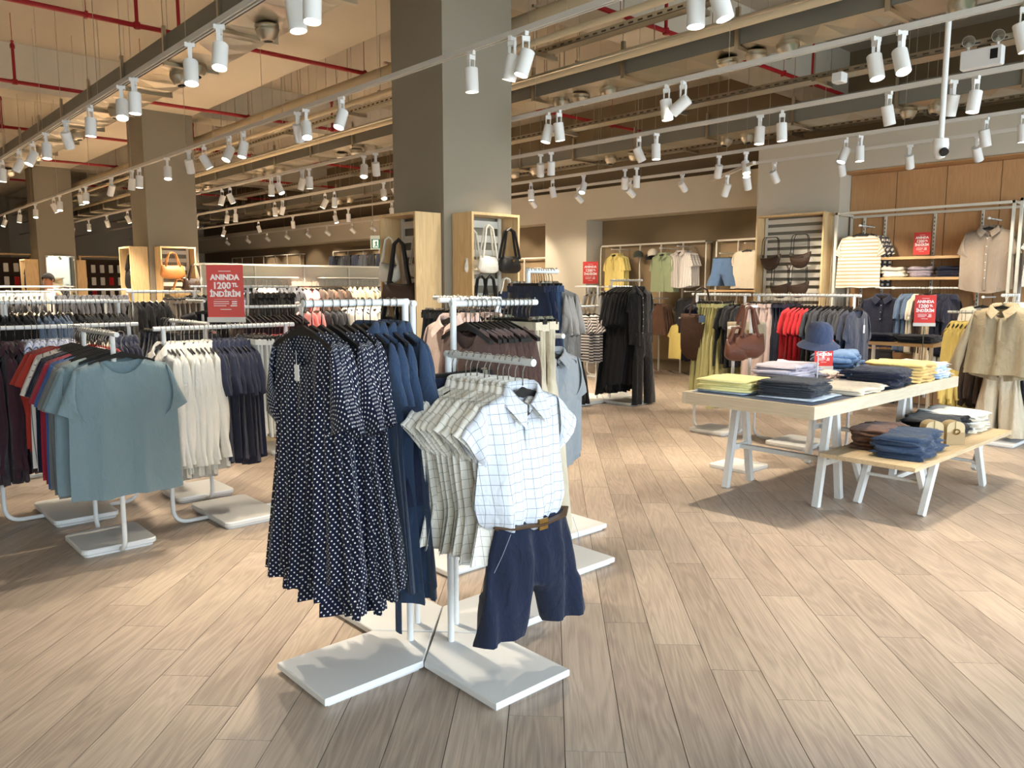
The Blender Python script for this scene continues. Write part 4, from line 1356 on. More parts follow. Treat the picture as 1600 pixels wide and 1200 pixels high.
def crescent_bag(loc, rz, w, h, d, mat, label, hmat, drop=.25):
    """half-moon shoulder bag with a doubled strap over a peg"""
    b = empty('crescent_bag', loc, rz)
    tag(b, label, 'bag')
    vs, fs = [], []
    n, m = 16, 12
    for i in range(n + 1):
        t = -1 + 2 * i / n
        zt = -drop - .10 * h * (1 - t * t) + .03 * t
        zb = -drop - h * (1 - abs(t) ** 2.6) ** .6 - .012
        dd = d / 2 * (1 - abs(t) ** 3 * .75)
        for q in range(m):
            a = 2 * PI * q / m
            vs.append((w / 2 * t, dd * math.sin(a), (zt + zb) / 2 + (zt - zb) / 2 * math.cos(a)))
    for i in range(n):
        for q in range(m):
            j = (q + 1) % m
            fs.append((i * m + q, (i + 1) * m + q, (i + 1) * m + j, i * m + j))
    fs += [tuple(range(m)), tuple(range((n + 1) * m - 1, n * m - 1, -1))]
    ob('bag_body', mesh('bag_body', vs, fs), mat, b)
    MB().tube([(-w * .45, -d * .3, -drop - .04), (0, -d * .5, -drop - .06), (w * .45, -d * .3, -drop - .02)], .003, 5).build('zip', hmat, b)
    for s_, y in ((0, -.012), (.028, .012)):
        e = w * .44 - s_
        MB().tube([(-e, y, -drop - .02), (-e * .93, y, -.05), (-e * .8, y, -.012), (-e * .6, y, 0), (e * .6, y, 0), (e * .8, y, -.012), (e * .93, y, -.05), (e, y, -drop - .02)], .007, 6, flat=.6).build('strap', hmat, b, smooth=True)
    for x in (-1, 1):
        MB().box(x * w * .43 - .014, x * w * .43 + .014, -.02, .02, -drop - .03, -drop + .015).build('buckle', CHROME, b)
    return b
def handbag(loc, rz, w, h, d, mat, label, hmat=None, handle=.2, hw=None, group=None, straps=2, hr=.008, clasp=True, flap=False, notch=0.0, top=.85, name='handbag', sag=.1, seed=0):
    """loc is the point the handle hangs from"""
    b = empty(name, loc, rz)
    tag(b, label, 'bag', group)
    me = bag_body(w, h, d, top, sag, seed, notch=notch)
    o = ob('bag_body', me, mat, b, (0, 0, -handle))
    hw = hw or w * .28
    for i in range(straps):
        y = (-d * .25, d * .25)[i % 2] if straps > 1 else 0
        pts = [(-hw - .02, y, -handle - .02), (-hw, y, -handle * .75), (-hw * .55, y * .6, -handle * .12), (0, y * .3, -.004), (hw * .55, y * .6, -handle * .12), (hw, y, -handle * .75), (hw + .02, y, -handle - .02)]
        MB().tube(pts, hr, 7).build('handle', hmat or mat, b, smooth=True)
    if flap:
        MB().box(-w * .44, w * .44, -d * .5, -d * .3, -handle - h * .3, -handle + .004, .01).build('flap', hmat or mat, b)
    if clasp:
        MB().box(-.012, .012, -d * .5 - .006, -d * .42, -handle - h * .32, -handle - h * .22).build('clasp', plain('brass', (190, 160, 96), .3, 1), b)
    return b
LEATHER_BRN = plain('leather_brown', (96, 58, 44), .42, 0, .3, 60, .2, 12)
LEATHER_DK = plain('leather_dark', (58, 40, 30), .5, 0, .3, 60, .2, 12)
LEATHER_BLK = plain('leather_black', (24, 22, 22), .45, 0, .2, 60)
LEATHER_TAN = plain('leather_tan', (190, 124, 66), .45, 0, .3, 50, .15, 10)
CANVAS_W = fab('canvas_white', (222, 214, 196), .06)
CANVAS_T = fab('canvas_taupe', (150, 136, 112), .12)

# ------------------------------------------------------------------ display cabinets for bags on the columns and the pier
SLATW = plain('slat_white', (206, 202, 190), .5)
def cabinet(x, y, rz, w, z1, depth, label, z0=.004, pitch=.125, slat=.06):
    """box of birch boards, open to local -Y; back sits on local y=0"""
    c = empty('display_cabinet', (x, y, 0), rz)
    tag(c, label, 'cabinet')
    t = .022
    for s_ in (-1, 1):
        MB().box(s_ * w / 2 - (t if s_ > 0 else 0), s_ * w / 2 + (0 if s_ > 0 else t), -depth, -.004, z0, z1).build('side_board', BIRCH, c)
    MB().box(-w / 2 + t, w / 2 - t, -depth, -.004, z1 - t, z1).build('top_board', BIRCH, c)
    MB().box(-w / 2 + t, w / 2 - t, -depth, -.004, z0, z0 + t).build('bottom_board', BIRCH, c)
    MB().box(-w / 2 + t, w / 2 - t, -.02, -.006, z0 + t, z1 - t).build('back_panel', COL_PAINT, c)
    for s_ in (-1, 1):
        MB().box(s_ * (w / 2 - .055) - .018, s_ * (w / 2 - .055) + .018, -.07, -.05, z0 + t, z1 - t).build('upright', SLATW, c)
    sl = MB().box(-w / 2 + .06, w / 2 - .06, -.062, -.04, 0, slat).mesh('slat')
    z = z1 - .08
    while z > z0 + .1:
        ob('slat', sl, SLATW, c, (0, 0, z - slat / 2))
        z -= pitch
    return c
for i, dy in enumerate((0, 7.58, 15.16)):
    n_ = ('main', 'second', 'third')[i]
    if i < 2:
        cabinet(4.45, 5.375 + dy, 0, .54, 2.12, .27, 'birch bag cabinet on the front of the %s column' % n_)
    cabinet(4.095, 5.68 + dy, -PI / 2, .54, 2.12, .27, 'birch bag cabinet on the side of the %s column' % n_)
    if i == 2:
        cabinet(4.875, 5.68 + dy, PI / 2, .54, 2.12, .2, 'birch bag cabinet on the far side of the third column')
cabinet(10.195, 5.42, -PI / 2, .98, 2.47, .24, 'wide birch bag cabinet on the pale pier', pitch=.105, slat=.062)
def peg(loc, rz, length, name='display_peg', label='white peg holding bags'):
    return loc
handbag((4.34, 5.08, 2.02), .25, .30, .14, .07, CANVAS_W, 'white fabric shoulder bag in front, cabinet on the main column', handle=.26, hr=.009, clasp=False, notch=.1, seed=1)
handbag((4.27, 5.2, 1.98), .3, .24, .13, .06, CANVAS_W, 'white fabric shoulder bag tucked at the cabinet edge, main column', handle=.24, hr=.009, clasp=False, notch=.1, seed=2)
handbag((4.58, 5.08, 2.0), .1, .27, .14, .08, LEATHER_BLK, 'black shoulder bag beside the white bags on the main column', handle=.24, hr=.011, hw=.09)
for i, x in enumerate((4.34, 4.44)):
    handbag((x, 5.18, 1.60), .2, .2, .16, .05, LEATHER_BLK, '%s black long-strap bag in the lower cabinet row' % ORD[i], handle=.32, hr=.008, hw=.09, group='black bags low on the main column', clasp=False)
handbag((4.60, 5.15, 1.58), 0, .2, .28, .06, DENIM_D, 'dark denim tote with white tag low on the main column', CANVAS_W, handle=.12, hr=.008, clasp=False)
handbag((3.82, 5.80, 1.93), -PI / 2 + .7, .2, .17, .07, CANVAS_W, 'cream soft pouch bag on the side of the main column', handle=.22, hr=.007, clasp=False, notch=.35, seed=4)
handbag((3.97, 5.62, 1.94), -PI / 2 + .3, .13, .13, .05, CANVAS_W, 'small cream bag behind the dark brown one on the main column', handle=.22, hr=.006, clasp=False, notch=.3, seed=5)
handbag((3.80, 5.62, 1.90), -PI / 2 + .75, .32, .2, .09, LEATHER_DK, 'dark brown bag with long black straps on the main column', LEATHER_BLK, handle=.36, hr=.016, hw=.07, clasp=False, notch=.12, seed=6)
handbag((3.82, 5.80, 1.58), -PI / 2 + .6, .2, .2, .06, LEATHER_BLK, 'black long-strap bag low on the side of the main column', handle=.34, hr=.016, hw=.05, clasp=False)
handbag((3.84, 5.56, 1.40), -PI / 2 + .6, .28, .2, .08, LEATHER_BLK, 'black hanging bag under the dark brown one', handle=.2, hr=.014, hw=.06, clasp=True)
# second column
handbag((4.33, 12.62, 2.03), .2, .42, .2, .1, LEATHER_TAN, 'tan leather handbag on the second column', handle=.2, hw=.1, hr=.01, clasp=False)
handbag((4.66, 12.60, 1.85), .1, .42, .2, .1, LEATHER_DK, 'dark brown handbag below the tan one, second column', handle=.22, hw=.09, hr=.011)
handbag((4.42, 12.62, 1.62), 0, .3, .14, .1, plain('wicker', (176, 150, 110), .8, 0, .6, 60, .2, 20), 'wicker basket bag low on the second column', LEATHER_TAN, handle=.14, hw=.08, hr=.009, clasp=False)
handbag((3.93, 13.27, 2.02), -PI / 2 + .5, .3, .32, .1, LEATHER_BLK, 'black bag with wide straps on the side of the second column', handle=.24, hw=.08, hr=.018)
handbag((3.93, 20.8, 2.0), -PI / 2 + .5, .3, .4, .1, LEATHER_BLK, 'black bag on the side of the third column', handle=.2, hw=.08, hr=.016, clasp=False)
# crescent bags on the pier
for i, (y, z) in enumerate(((5.66, 2.17), (5.23, 2.19), (5.50, 1.79), (5.24, 1.80))):
    crescent_bag((9.93, y, z), -PI / 2 + .1, .29, .185, .08, LEATHER_DK, ('upper brown crescent bag beside the brown wall', 'upper brown crescent bag beside the oak niche', 'lower brown crescent bag beside the brown wall', 'lower brown crescent bag beside the oak niche')[i], LEATHER_BLK, .25)

# tall handbag stand behind the table
hs = empty('handbag_stand', (5.71, 3.47, 0))
tag(hs, 'white two-post stand with handbags behind the table', 'display stand')
for (dx, dy, h) in ((-.06, .05, 1.16), (.06, -.03, 1.33)):
    m_ = MB().tube([(dx, dy, 0), (dx, dy, h)], .013, 10).build('post', WHITE_METAL, hs, smooth=True)
    MB().box(dx - .075, dx + .075, dy - .014, dy + .014, h, h + .02).build('prong', WHITE_METAL, m_)
MB().prism(rr_poly(.36, .36, .03), 0, .03, .005).build('base_plate', WHITE_METAL, hs)
handbag((5.67, 3.40, 1.345), -.7, .27, .19, .13, LEATHER_BRN, 'glossy brown drawstring handbag on the white stand', handle=.22, hw=.05, hr=.012, clasp=False, top=.92, seed=3)
handbag((5.60, 3.46, 1.18), -.7, .2, .17, .12, LEATHER_BRN, 'smaller brown handbag hanging in front on the white stand', handle=.10, hw=.05, hr=.012, clasp=False, top=.9, seed=8)
handbag((5.84, 3.52, 1.36), -.7, .33, .30, .12, CANVAS_T, 'taupe canvas handbag with brown trim on the stand', LEATHER_BRN, handle=.15, hw=.07, hr=.012, flap=False, top=1.0, seed=9)
tote = handbag((6.79, 4.62, 1.50), -PI / 4, .40, .46, .1, STRAW_BRN, 'large brown woven tote bag hanging from the rail end', LEATHER_DK, handle=.27, hw=.1, hr=.007, clasp=False, top=1.02, notch=.03, name='tote_bag', sag=.12)
MB().box(-.03, .03, -.058, -.05, -.36, -.29).build('price_tag', SLATE, tote)
MB().tube([(6.95 - 6.78, 0, -.02), (-.06, 0, -.005)], .008, 6)

# ------------------------------------------------------------------ folded clothes
def fold_mesh(w, d, h, seed=0, mess=1.0, n=10, m=14):
    r = random.Random(seed)
    ps_ = [r.uniform(0, 6.28) for _ in range(6)]
    vs, fs = [], []
    for i in range(n + 1):
        t = -1 + 2 * i / n
        x = w / 2 * t
        pin = 1.0 if abs(t) < .95 else .82
        for q in range(m):
            a = 2 * PI * q / m
            c, s_ = math.cos(a), math.sin(a)
            y = d / 2 * math.copysign(abs(c) ** .3, c)
            z = h / 2 + h / 2 * pin * math.copysign(abs(s_) ** .6, s_)
            k = mess * h * 1.5
            y += k * (.35 * math.sin(5 * t + ps_[0]) + .25 * math.sin(11 * t + ps_[1])) * abs(c) ** 2
            if s_ > -0.3:
                z += k * (.16 * math.sin(4 * t + 9 * y / d + ps_[2]) + .13 * math.sin(7 * t - 5 * y / d + ps_[3]))
            xx = x + k * (.4 * math.sin(9 * y / d + ps_[4]) + .25 * math.sin(17 * y / d + ps_[5])) * abs(t) ** 3
            vs.append((xx, y, max(.0008, z)))
    for i in range(n):
        for q in range(m):
            j = (q + 1) % m
            fs.append((i * m + q, (i + 1) * m + q, (i + 1) * m + j, i * m + j))
    fs.append(tuple(range(m)))
    fs.append(tuple(range((n + 1) * m - 1, n * m - 1, -1)))
    return mesh('folded_cloth', vs, fs)
FM = {}
def stack(x, y, z, w, d, hitem, n, mats, name, cat, desc, rz=0.0, mess=1.0, label_one=None, last=None):
    rr = random.Random(int(x * 977 + y * 131))
    for i in range(n):
        key = (round(w, 2), round(d, 2), round(hitem, 3), mess, i % 4)
        if key not in FM:
            FM[key] = fold_mesh(w, d, hitem, seed=hash(key) % 1000, mess=mess)
        m = mats[i % len(mats)] if isinstance(mats, (list, tuple)) else mats
        o = ob(name, FM[key], m, None, (x + rr.uniform(-.012, .012), y + rr.uniform(-.012, .012), z + i * hitem * .93), (0, 0, rz + rr.uniform(-.07, .07)), (rr.uniform(.94, 1.04), rr.uniform(.94, 1.04), 1.08))
        if n == 1:
            tag(o, desc, cat)
        else:
            pos = 'topmost' if i == n - 1 else ('bottom' if i == 0 else ORD[n - 1 - i] + ' from the top')
            lab = ('%s %s' % (pos, desc)) if pos in ('topmost', 'bottom') else '%s, %s' % (desc, pos)
            tag(o, lab, cat, 'stack: ' + desc)

# ---- big table
TT = .76
tb = empty('display_table', (5.81, 2.76, 0))
tag(tb, 'large pale wooden display table on trestles with folded clothes', 'table')
hx, hy = 1.235, .49
WOODW = wood('pale_pine', (196, 180, 150), (224, 212, 188), 'X', 1.0, .55, .05, rings=.4)
LEGW = wood('whitewashed_pine', (196, 194, 186), (226, 224, 218), 'Z', 1.0, .5, .04, rings=.3)
MB().box(-hx, hx, -hy, -hy + .03, TT - .078, TT + .004).build('apron', WOODW, tb)
MB().box(-hx, hx, hy - .03, hy, TT - .078, TT + .004).build('apron', WOODW, tb)
WOODY_SHADED = wood('pale_pine_shaded_end', (190, 170, 138), (216, 200, 172), 'Y', 1.0, .55, .05, rings=.4)  # table ends face away from daylight: shade put into a tanner pine
for s_ in (-1, 1):
    MB().box(s_ * hx - (.03 if s_ > 0 else 0), s_ * hx + (0 if s_ > 0 else .03), -hy + .03, hy - .03, TT - .078, TT + .004).build('apron', WOODY_SHADED, tb)
MB().box(-hx + .03, hx - .03, -hy + .03, hy - .03, TT - .03, TT - .002).build('table_top', plain('tray_top', (76, 84, 104), .35), tb)
for sx in (-1, 1):
    cx_ = -.595 if sx < 0 else .66
    tr = empty('trestle', (0, 0, 0))
    tr.parent = tb
    for y in (-.30, .41):
        for dx in (-.17, .17):
            MB().beam((cx_ + dx, y, 0), (cx_ + dx * .25, y, TT - .078), .045, .045).build('leg', LEGW, tr)
        MB().beam((cx_ - .12, y, .30), (cx_ + .12, y, .30), .035, .04).build('crosspiece', LEGW, tr)
    MB().beam((cx_, -.32, .30), (cx_, .43, .30), .05, .03).build('stretcher', LEGW, tr)
    MB().beam((cx_, -.34, TT - .098), (cx_, .45, TT - .098), .09, .035).build('top_bar', LEGW, tr)
Z0 = TT
stack(4.95, 3.06, Z0, .46, .40, .011, 1, SKY, 'folded_jeans', 'jeans', 'pale blue folded jeans lying under the lemon stack')
stack(4.95, 3.06, Z0 + .012, .42, .40, .017, 5, LEMON, 'folded_shirt', 'shirt', 'lemon shirt in the stack at the table corner', rz=.1, mess=.5)
stack(4.98, 2.58, Z0, .46, .40, .011, 1, SKY, 'folded_jeans', 'jeans', 'pale blue folded jeans lying under the charcoal stack', rz=.05)
stack(4.98, 2.62, Z0 + .012, .36, .38, .018, 6, CHAR, 'folded_shirt', 'shirt', 'charcoal shirt in the stack on the table', rz=.1, mess=.8)
stack(5.50, 2.52, Z0, .50, .42, .022, 2, CREAM, 'folded_shirt', 'shirt', 'cream shirt laid flat beside the charcoal stack', rz=.1, mess=1.0)
stack(5.62, 3.02, Z0, .46, .34, .023, 7, [LILAC, LILAC, fab('mauve_grey', (168, 158, 172))], 'folded_shirt', 'shirt', 'pale lilac shirt in the rumpled table stack', mess=1.4)
stack(6.0, 2.48, Z0, .48, .34, .026, 5, NAVY_D, 'folded_jeans', 'jeans', 'dark navy jeans in the middle of the table', rz=.15, mess=1.5)
stack(6.48, 2.52, Z0, .34, .44, .026, 6, MUSTARD, 'folded_shirt', 'shirt', 'straw yellow shirt in the table stack', mess=.7)
stack(6.84, 2.5, Z0, .30, .38, .022, 6, [SKY, SKY, WHITE], 'folded_shirt', 'shirt', 'pale blue shirt at the far table end', mess=1.3)
stack(6.45, 3.02, Z0, .44, .34, .04, 5, DENIM_L, 'folded_jeans', 'jeans', 'faded blue jeans at the table back', rz=.3, mess=1.2)
stack(6.0, 3.0, Z0, .30, .34, .024, 3, PINKISH, 'folded_shirt', 'shirt', 'pale pink shirt at the table back', mess=1.3)
# bucket hat on its stand
hst = empty('hat_stand', (5.74, 2.86, Z0 + .0))
tag(hst, 'thin white hat stand on the table', 'hat stand')
MB().lathe([(.045, 0), (.045, .006), (.006, .01), (.005, .33), (0, .33)], 14).build('rod', WHITE_METAL, hst, (0, -.02, .0), smooth=True)
hat = empty('bucket_hat', (5.74, 2.84, Z0 + .33))
hat.rotation_euler = (.12, -.15, 0)
tag(hat, 'slate blue bucket hat on a thin white stand', 'hat')
HATM = fab('hat_slate', (66, 76, 104), .1)
MB().lathe([(.098, 0.0), (.102, .03), (.098, .075), (.086, .115), (.06, .138), (.03, .146), (0, .148)], 26).build('crown', HATM, hat, smooth=True)
MB().lathe([(.098, .004), (.125, -.012), (.155, -.036), (.157, -.04), (.153, -.04), (.123, -.018), (.096, -.004)], 26).build('brim', HATM, hat, smooth=True)
MB().box(-.02, .012, -.001, .001, -.095, -.045).build('price_tag', TAG_WHITE, hat, (-.11, -.1, 0))
sale_sign((6.12, 2.98, Z0 + .08), -.74, .15, 'red sale sign behind the bucket hat on the table', stem=.068)

# ---- low bench
BT = .395
bn = empty('display_bench', (5.925, 2.115, 0))
tag(bn, 'low pale wooden bench with folded jeans before the big table', 'bench')
for k in range(5):
    MB().box(-.945, .945, -.305 + k * .122 + .0008, -.305 + (k + 1) * .122 - .0008, BT - .028, BT).build('plank', BIRCH_X, bn)
for (ex, s_) in ((-.571, 1), (.624, -1)):
    for y in (-.225, .20):
        lg = MB().beam((ex, y, 0), (ex + s_ * .20, y, BT - .028), .035, .06).build('leg', LEGW, bn)
        MB().beam((ex - s_ * .03, y + .036, BT - .028), (ex + s_ * .12, y + .036, .14), .03, .055).build('brace', LEGW, lg)
MB().tube([(-.47, -.22, .2), (-.47, .2, .2)], .012, 8).tube([(.5, -.22, .2), (.5, .2, .2)], .012, 8).build('stretcher', LEGW, bn, smooth=True)
MB().beam((-.45, .0, .2), (.5, .0, .2), .02, .03).build('stretcher', LEGW, bn)
stack(5.40, 2.02, BT, .50, .30, .024, 6, DENIM, 'folded_jeans', 'jeans', 'blue jeans at the near bench end', rz=.15, mess=1.6)
stack(5.52, 2.26, BT, .44, .24, .03, 5, BRN, 'folded_shirt', 'shirt', 'brown shirt behind the blue jeans', rz=.1, mess=1.3)
stack(6.30, 2.16, BT, .50, .36, .028, 5, BLACK, 'folded_jeans', 'jeans', 'black jeans in the middle of the bench', rz=.1, mess=1.6)
stack(6.66, 2.16, BT, .38, .42, .024, 6, [CREAM, WHITE], 'folded_shirt', 'shirt', 'cream shirt at the far bench end', rz=.05, mess=1.0)
BOXBEIGE = plain('box_beige', (206, 184, 142), .6, 0, .1, 40)
BOXTAN = plain('box_tan', (170, 144, 106), .6)
for i, (x, y) in enumerate(((5.90, 2.06), (5.995, 1.955))):
    b = empty('box_bag', (x, y, BT), -.72)
    b.scale = (1.15, 1.15, 1.22)
    tag(b, 'small beige arched box bag %s' % ('at the bench edge' if i else 'leaning on the black jeans'), 'bag', 'beige box bags on the bench')
    prof = [(-.055, 0), (.055, 0), (.055, .1)] + [(.055 * math.cos(a), .1 + .035 * math.sin(a)) for a in [PI * k / 8 for k in range(1, 8)]] + [(-.055, .1)]
    n_ = len(prof)
    vs = [(px, -.05, pz) for (px, pz) in prof] + [(px, .025, pz) for (px, pz) in prof]
    fs = [tuple(range(n_)), tuple(range(2 * n_ - 1, n_ - 1, -1))] + [(k, (k + 1) % n_ + 0, (k + 1) % n_ + n_, k + n_)[::-1] for k in range(n_)]
    ob('box_body', mesh('box_body', vs, fs, False), BOXBEIGE, b)
    MB().box(-.056, .056, -.054, -.05, .002, .07).build('lower_front', BOXTAN, b)
    MB().tube([(.018 * math.cos(a), -.06, .075 + .014 * math.sin(a)) for a in [2 * PI * k / 12 for k in range(13)]], .004, 6).build('ring_clasp', plain('brass', (190, 160, 96), .3, 1), b, smooth=True)
    MB().box(-.006, .006, -.056, -.05, .07, .135).build('strap', BOXBEIGE, b)

# ------------------------------------------------------------------ oak niche: white wall frame with shelves and clothes
FRAME_W = plain('frame_white', (214, 208, 192), .5)
wb = empty('wall_display_frame', (10.05, 3.82, 0))
tag(wb, 'white wall frame with wooden shelves before the oak panels', 'shelving')
ya, yb = -1.02, .99
for y in (ya, yb):
    MB().box(-.015, .015, y - .015, y + .015, 0, 2.45).build('upright', FRAME_W, wb)
    MB().box(-.015, .46, y - .012, y + .012, 2.42, 2.45).build('side_rail', FRAME_W, wb)
    MB().box(.42, .45, y - .012, y + .012, 0, 2.42).build('upright', FRAME_W, wb)
MB().box(-.015, .015, ya, yb, 2.42, 2.45).build('top_rail', FRAME_W, wb)
MB().box(.42, .45, ya, yb, 2.40, 2.43).build('top_rail', FRAME_W, wb)
SLOT = plain('slot_dark', (70, 60, 48), .8)
for y in (.55, -.05, -.58, .82, -.9):
    st = MB().box(.425, .455, y - .013, y + .013, .1, 2.40).build('slotted_standard', FRAME_W, wb)
    b = MB()
    for k in range(34):
        b.box(.4235, .4252, y - .005, y + .005, .75 + k * .048, .775 + k * .048)
    so = b.build('slot', SLOT, st)
    so['kind'] = 'stuff'
SHELFW = wood('shelf_oak', (176, 138, 94), (214, 178, 130), 'Y', 1.0, .55, .06, rings=.4)
for z in (1.835, 1.585):
    MB().box(.06, .42, -.50, .47, z, z + .032).build('shelf', SHELFW, wb)
MB().tube([(.06, -.5, 1.485), (.06, .47, 1.485)], .011, 10).lathe([(0, -.02), (.02, -.01), (.02, .01), (0, .02)], 10, (.05, .25, 1.485)).lathe([(0, -.02), (.02, -.01), (.02, .01), (0, .02)], 10, (.05, -.2, 1.485)).build('hanging_bar', WHITE_METAL, wb, smooth=True)
for (y, z) in ((.68, 2.27), (-.78, 2.27), (-.78, 1.38)):
    MB().tube([(.42, y, z), (.0, y, z)], .009, 8).lathe([(0, -.018), (.018, -.008), (.018, .008), (0, .018)], 10, (-.01, y, z)).build('display_arm', WHITE_METAL, wb, smooth=True)
for i, (nm, m, x) in enumerate((('white and tan striped T-shirt hanging before the oak panels', STR_WT, 10.07), ('dark checked T-shirt behind the striped one on the arm', pattern('dark_check', (206, 196, 176), (60, 56, 58), 'check', .05, .5), 10.2), ('second dark checked T-shirt behind the striped one', pattern('dark_check', (206, 196, 176), (60, 56, 58), 'check', .05, .5), 10.3))):
    garment('tee', (x, 4.5 - .02 * i, 2.27), W90 + .08 - .05 * i, m, nm, None, var=i, scale=(1.12, 1.1, 1.12))
for i, x in enumerate((10.07, 10.2)):
    garment('shirt', (x, 3.04, 2.27), W90 + .05, TAUPE if i == 0 else BEIGE, ('taupe short sleeve shirt hanging at the niche frame' if i == 0 else 'beige shirt hidden behind the taupe one in the niche'), None, var=i, buttons=True, scale=(1.1, 1.1, 1.05))
garment('sweater', (10.05, 3.04, 1.385), W90, CREAM, 'cream top with brown piping low in the niche', None, var=1, scale=(1.1, 1, 1))
garment('polo', (10.02, 4.16, 1.485), W90 + .1, NAVY_D, 'navy button polo shirt under the niche shelves', None, var=0, buttons=True, scale=(1.1, 1, 1))
garment('trousers', (10.0, 4.16, .78), W90, BLACK, 'black trousers below the navy polo shirt', None, hang=False, scale=(1, 1, .7))
fill((10.11, 3.96), (10.11, 3.36), 1.485, [
    ('shirt', 4, SLATE, 'slate blue shirt under the niche shelves', 'slate shirts in the niche'),
    ('shirt', 2, CREAM, 'cream shirt under the niche shelves', 'cream shirts in the niche'),
    ('shirt', 3, fab('dark_brown', (64, 48, 38)), 'brown shirt under the niche shelves', 'brown shirts in the niche'),
    ('wide', 3, OAT, 'oat trousers under the niche shelves', 'oat trousers in the niche'),
    ('shirt', 5, NAVY_D, 'navy shirt under the niche shelves', 'navy shirts in the niche')])
for (y, m, nm) in ((4.13, CREAM, 'cream'), (3.80, fab('mauve', (146, 132, 138)), 'mauve'), (3.47, NAVY_D, 'navy')):
    stack(10.27, y, 1.618, .24, .25, .042, 3, m, 'folded_sweater', 'sweater', '%s sweater on the niche shelf' % nm, mess=.5)
sale_sign((10.2, 3.80, 1.868), W90, .19, 'red sale sign standing on the niche shelf', holder=False)
wb2 = empty('wall_display_frame', (10.05, 2.25, 0))
tag(wb2, 'white wall frame with white T-shirts beside the niche shelves', 'shelving')
MB().box(-.015, .015, .46, .49, 0, 2.47).box(-.015, .45, .46, .49, 2.44, 2.47).box(-.015, .015, -.6, .46, 2.44, 2.47).build('frame', FRAME_W, wb2)
MB().tube([(.42, .1, 2.27), (.0, .1, 2.27)], .009, 8).build('display_arm', WHITE_METAL, wb2, smooth=True)
for i in range(3):
    garment('tee', (10.07 + .1 * i, 2.40, 2.27), W90, WHITE if i == 0 else CREAM, '%s white T-shirt hanging beside the taupe shirt' % ORD[i], 'white T-shirts in the next frame', var=i, scale=(1.1, 1, 1.1))
# low table before the niche
lt = empty('side_table', (9.35, 3.62, 0))
tag(lt, 'narrow white-legged table with dark folded clothes before the niche', 'table')
MB().box(-.28, .28, -.42, .46, .84, .875).build('table_top', SHELFW, lt)
for sx in (-.26, .26):
    for sy in (-.40, .44):
        MB().box(sx - .016, sx + .016, sy - .016, sy + .016, 0, .84).build('leg', FRAME_W, lt)
stack(9.32, 3.84, .875, .34, .34, .03, 3, NAVY_D, 'folded_sweater', 'sweater', 'deep navy sweater on the narrow table', mess=.8)
stack(9.32, 3.44, .875, .34, .34, .03, 3, CHAR, 'folded_sweater', 'sweater', 'charcoal sweater on the narrow table', mess=.8)
sale_sign((8.1, 2.95, 1.13), -1.0, .19, 'red sale sign beside the yellow shirts', stem=1.09)

# ------------------------------------------------------------------ recessed brown wall displays
PEGB = plain('peg_board_tan', (150, 128, 98), .85, 0, .1, 40)
def wall_frame(y0, y1, z1, label, x=11.3, n=4, shelf=None):
    f = empty('wall_display_frame', (x, (y0 + y1) / 2, 0))
    tag(f, label, 'shelving')
    h = (y1 - y0) / 2
    MB().box(.12, .14, -h, h, .2, z1 - .03).build('back_panel', PEGB, f)
    MB().box(-.012, .012, -h, h, z1 - .03, z1).build('top_rail', FRAME_W, f)
    for k in range(n + 1):
        y = -h + 2 * h * k / n
        MB().box(-.012, .012, y - .012, y + .012, 0, z1 - .03).build('slotted_standard' if 0 < k < n else 'upright', FRAME_W, f)
    MB().box(-.012, .18, -h, -h + .024, z1 - .03, z1).box(-.012, .18, h - .024, h, z1 - .03, z1).build('side_rail', FRAME_W, f)
    if shelf:
        MB().box(-.32, .1, shelf[0] - (y0 + y1) / 2, shelf[1] - (y0 + y1) / 2, shelf[2], shelf[2] + .03).build('shelf', SHELFW, f)
    return f
wall_frame(7.62, 9.95, 2.27, 'white wall frame holding yellow and green shirts', n=5)
wall_frame(6.2, 7.42, 2.27, 'white wall frame holding blue shorts and cream T-shirts', n=3, shelf=(6.5, 7.4, 1.42))
wall_frame(11.4, 13.4, 2.1, 'white wall frame behind the linen shirt rail', n=3)
def on_arm(kind, y, z, mats, n, desc, group, step=.07, x0=10.98, **kw):
    a = tag(MB().tube([(x0 - .06, y, z), (11.4, y, z)], .008, 6).lathe([(0, -.016), (.016, -.007), (.016, .007), (0, .016)], 8, (x0 - .07, y, z)).build('display_rod', WHITE_METAL, None, smooth=True), 'white display arm carrying the ' + desc, 'display rod')
    for i in range(n):
        garment(kind, (x0 + i * step, y, z), W90 + rnd.uniform(-.06, .06), mats[i % len(mats)], desc if n == 1 else '%s %s' % (('front', 'second', 'third', 'fourth', 'fifth')[i], desc), group if n > 1 else None, var=i, **kw)
on_arm('polo', 9.35, 2.17, [YELLOW], 3, 'yellow open collar shirt on the brown wall', 'yellow shirts on the brown wall')
on_arm('polo', 8.28, 2.15, [SAGE], 3, 'sage green open collar shirt on the brown wall', 'sage shirts on the brown wall')
on_arm('shirt', 7.92, 2.17, [STR_V], 4, 'striped open shirt on the brown wall', 'striped shirts on the brown wall', scale=(1, 1, .86))
on_arm('shorts', 7.10, 2.03, [DENIM_L, DENIM_L], 4, 'blue drawstring shorts on the brown wall', 'blue shorts on the brown wall', step=.055, scale=(1.0, 1, .95))
on_arm('tee', 6.66, 2.17, [CREAM], 4, 'cream T-shirt on the brown wall', 'cream T-shirts on the brown wall', scale=(1.1, 1, 1))
on_arm('sweater', 8.45, 1.3, [BRN], 4, 'brown top low on the brown wall', 'low brown tops on the brown wall', scale=(1, 1, .9))
on_arm('tee', 7.75, 1.42, [BLACK], 4, 'black T-shirt under the striped shirts', 'black T-shirts under striped shirts')
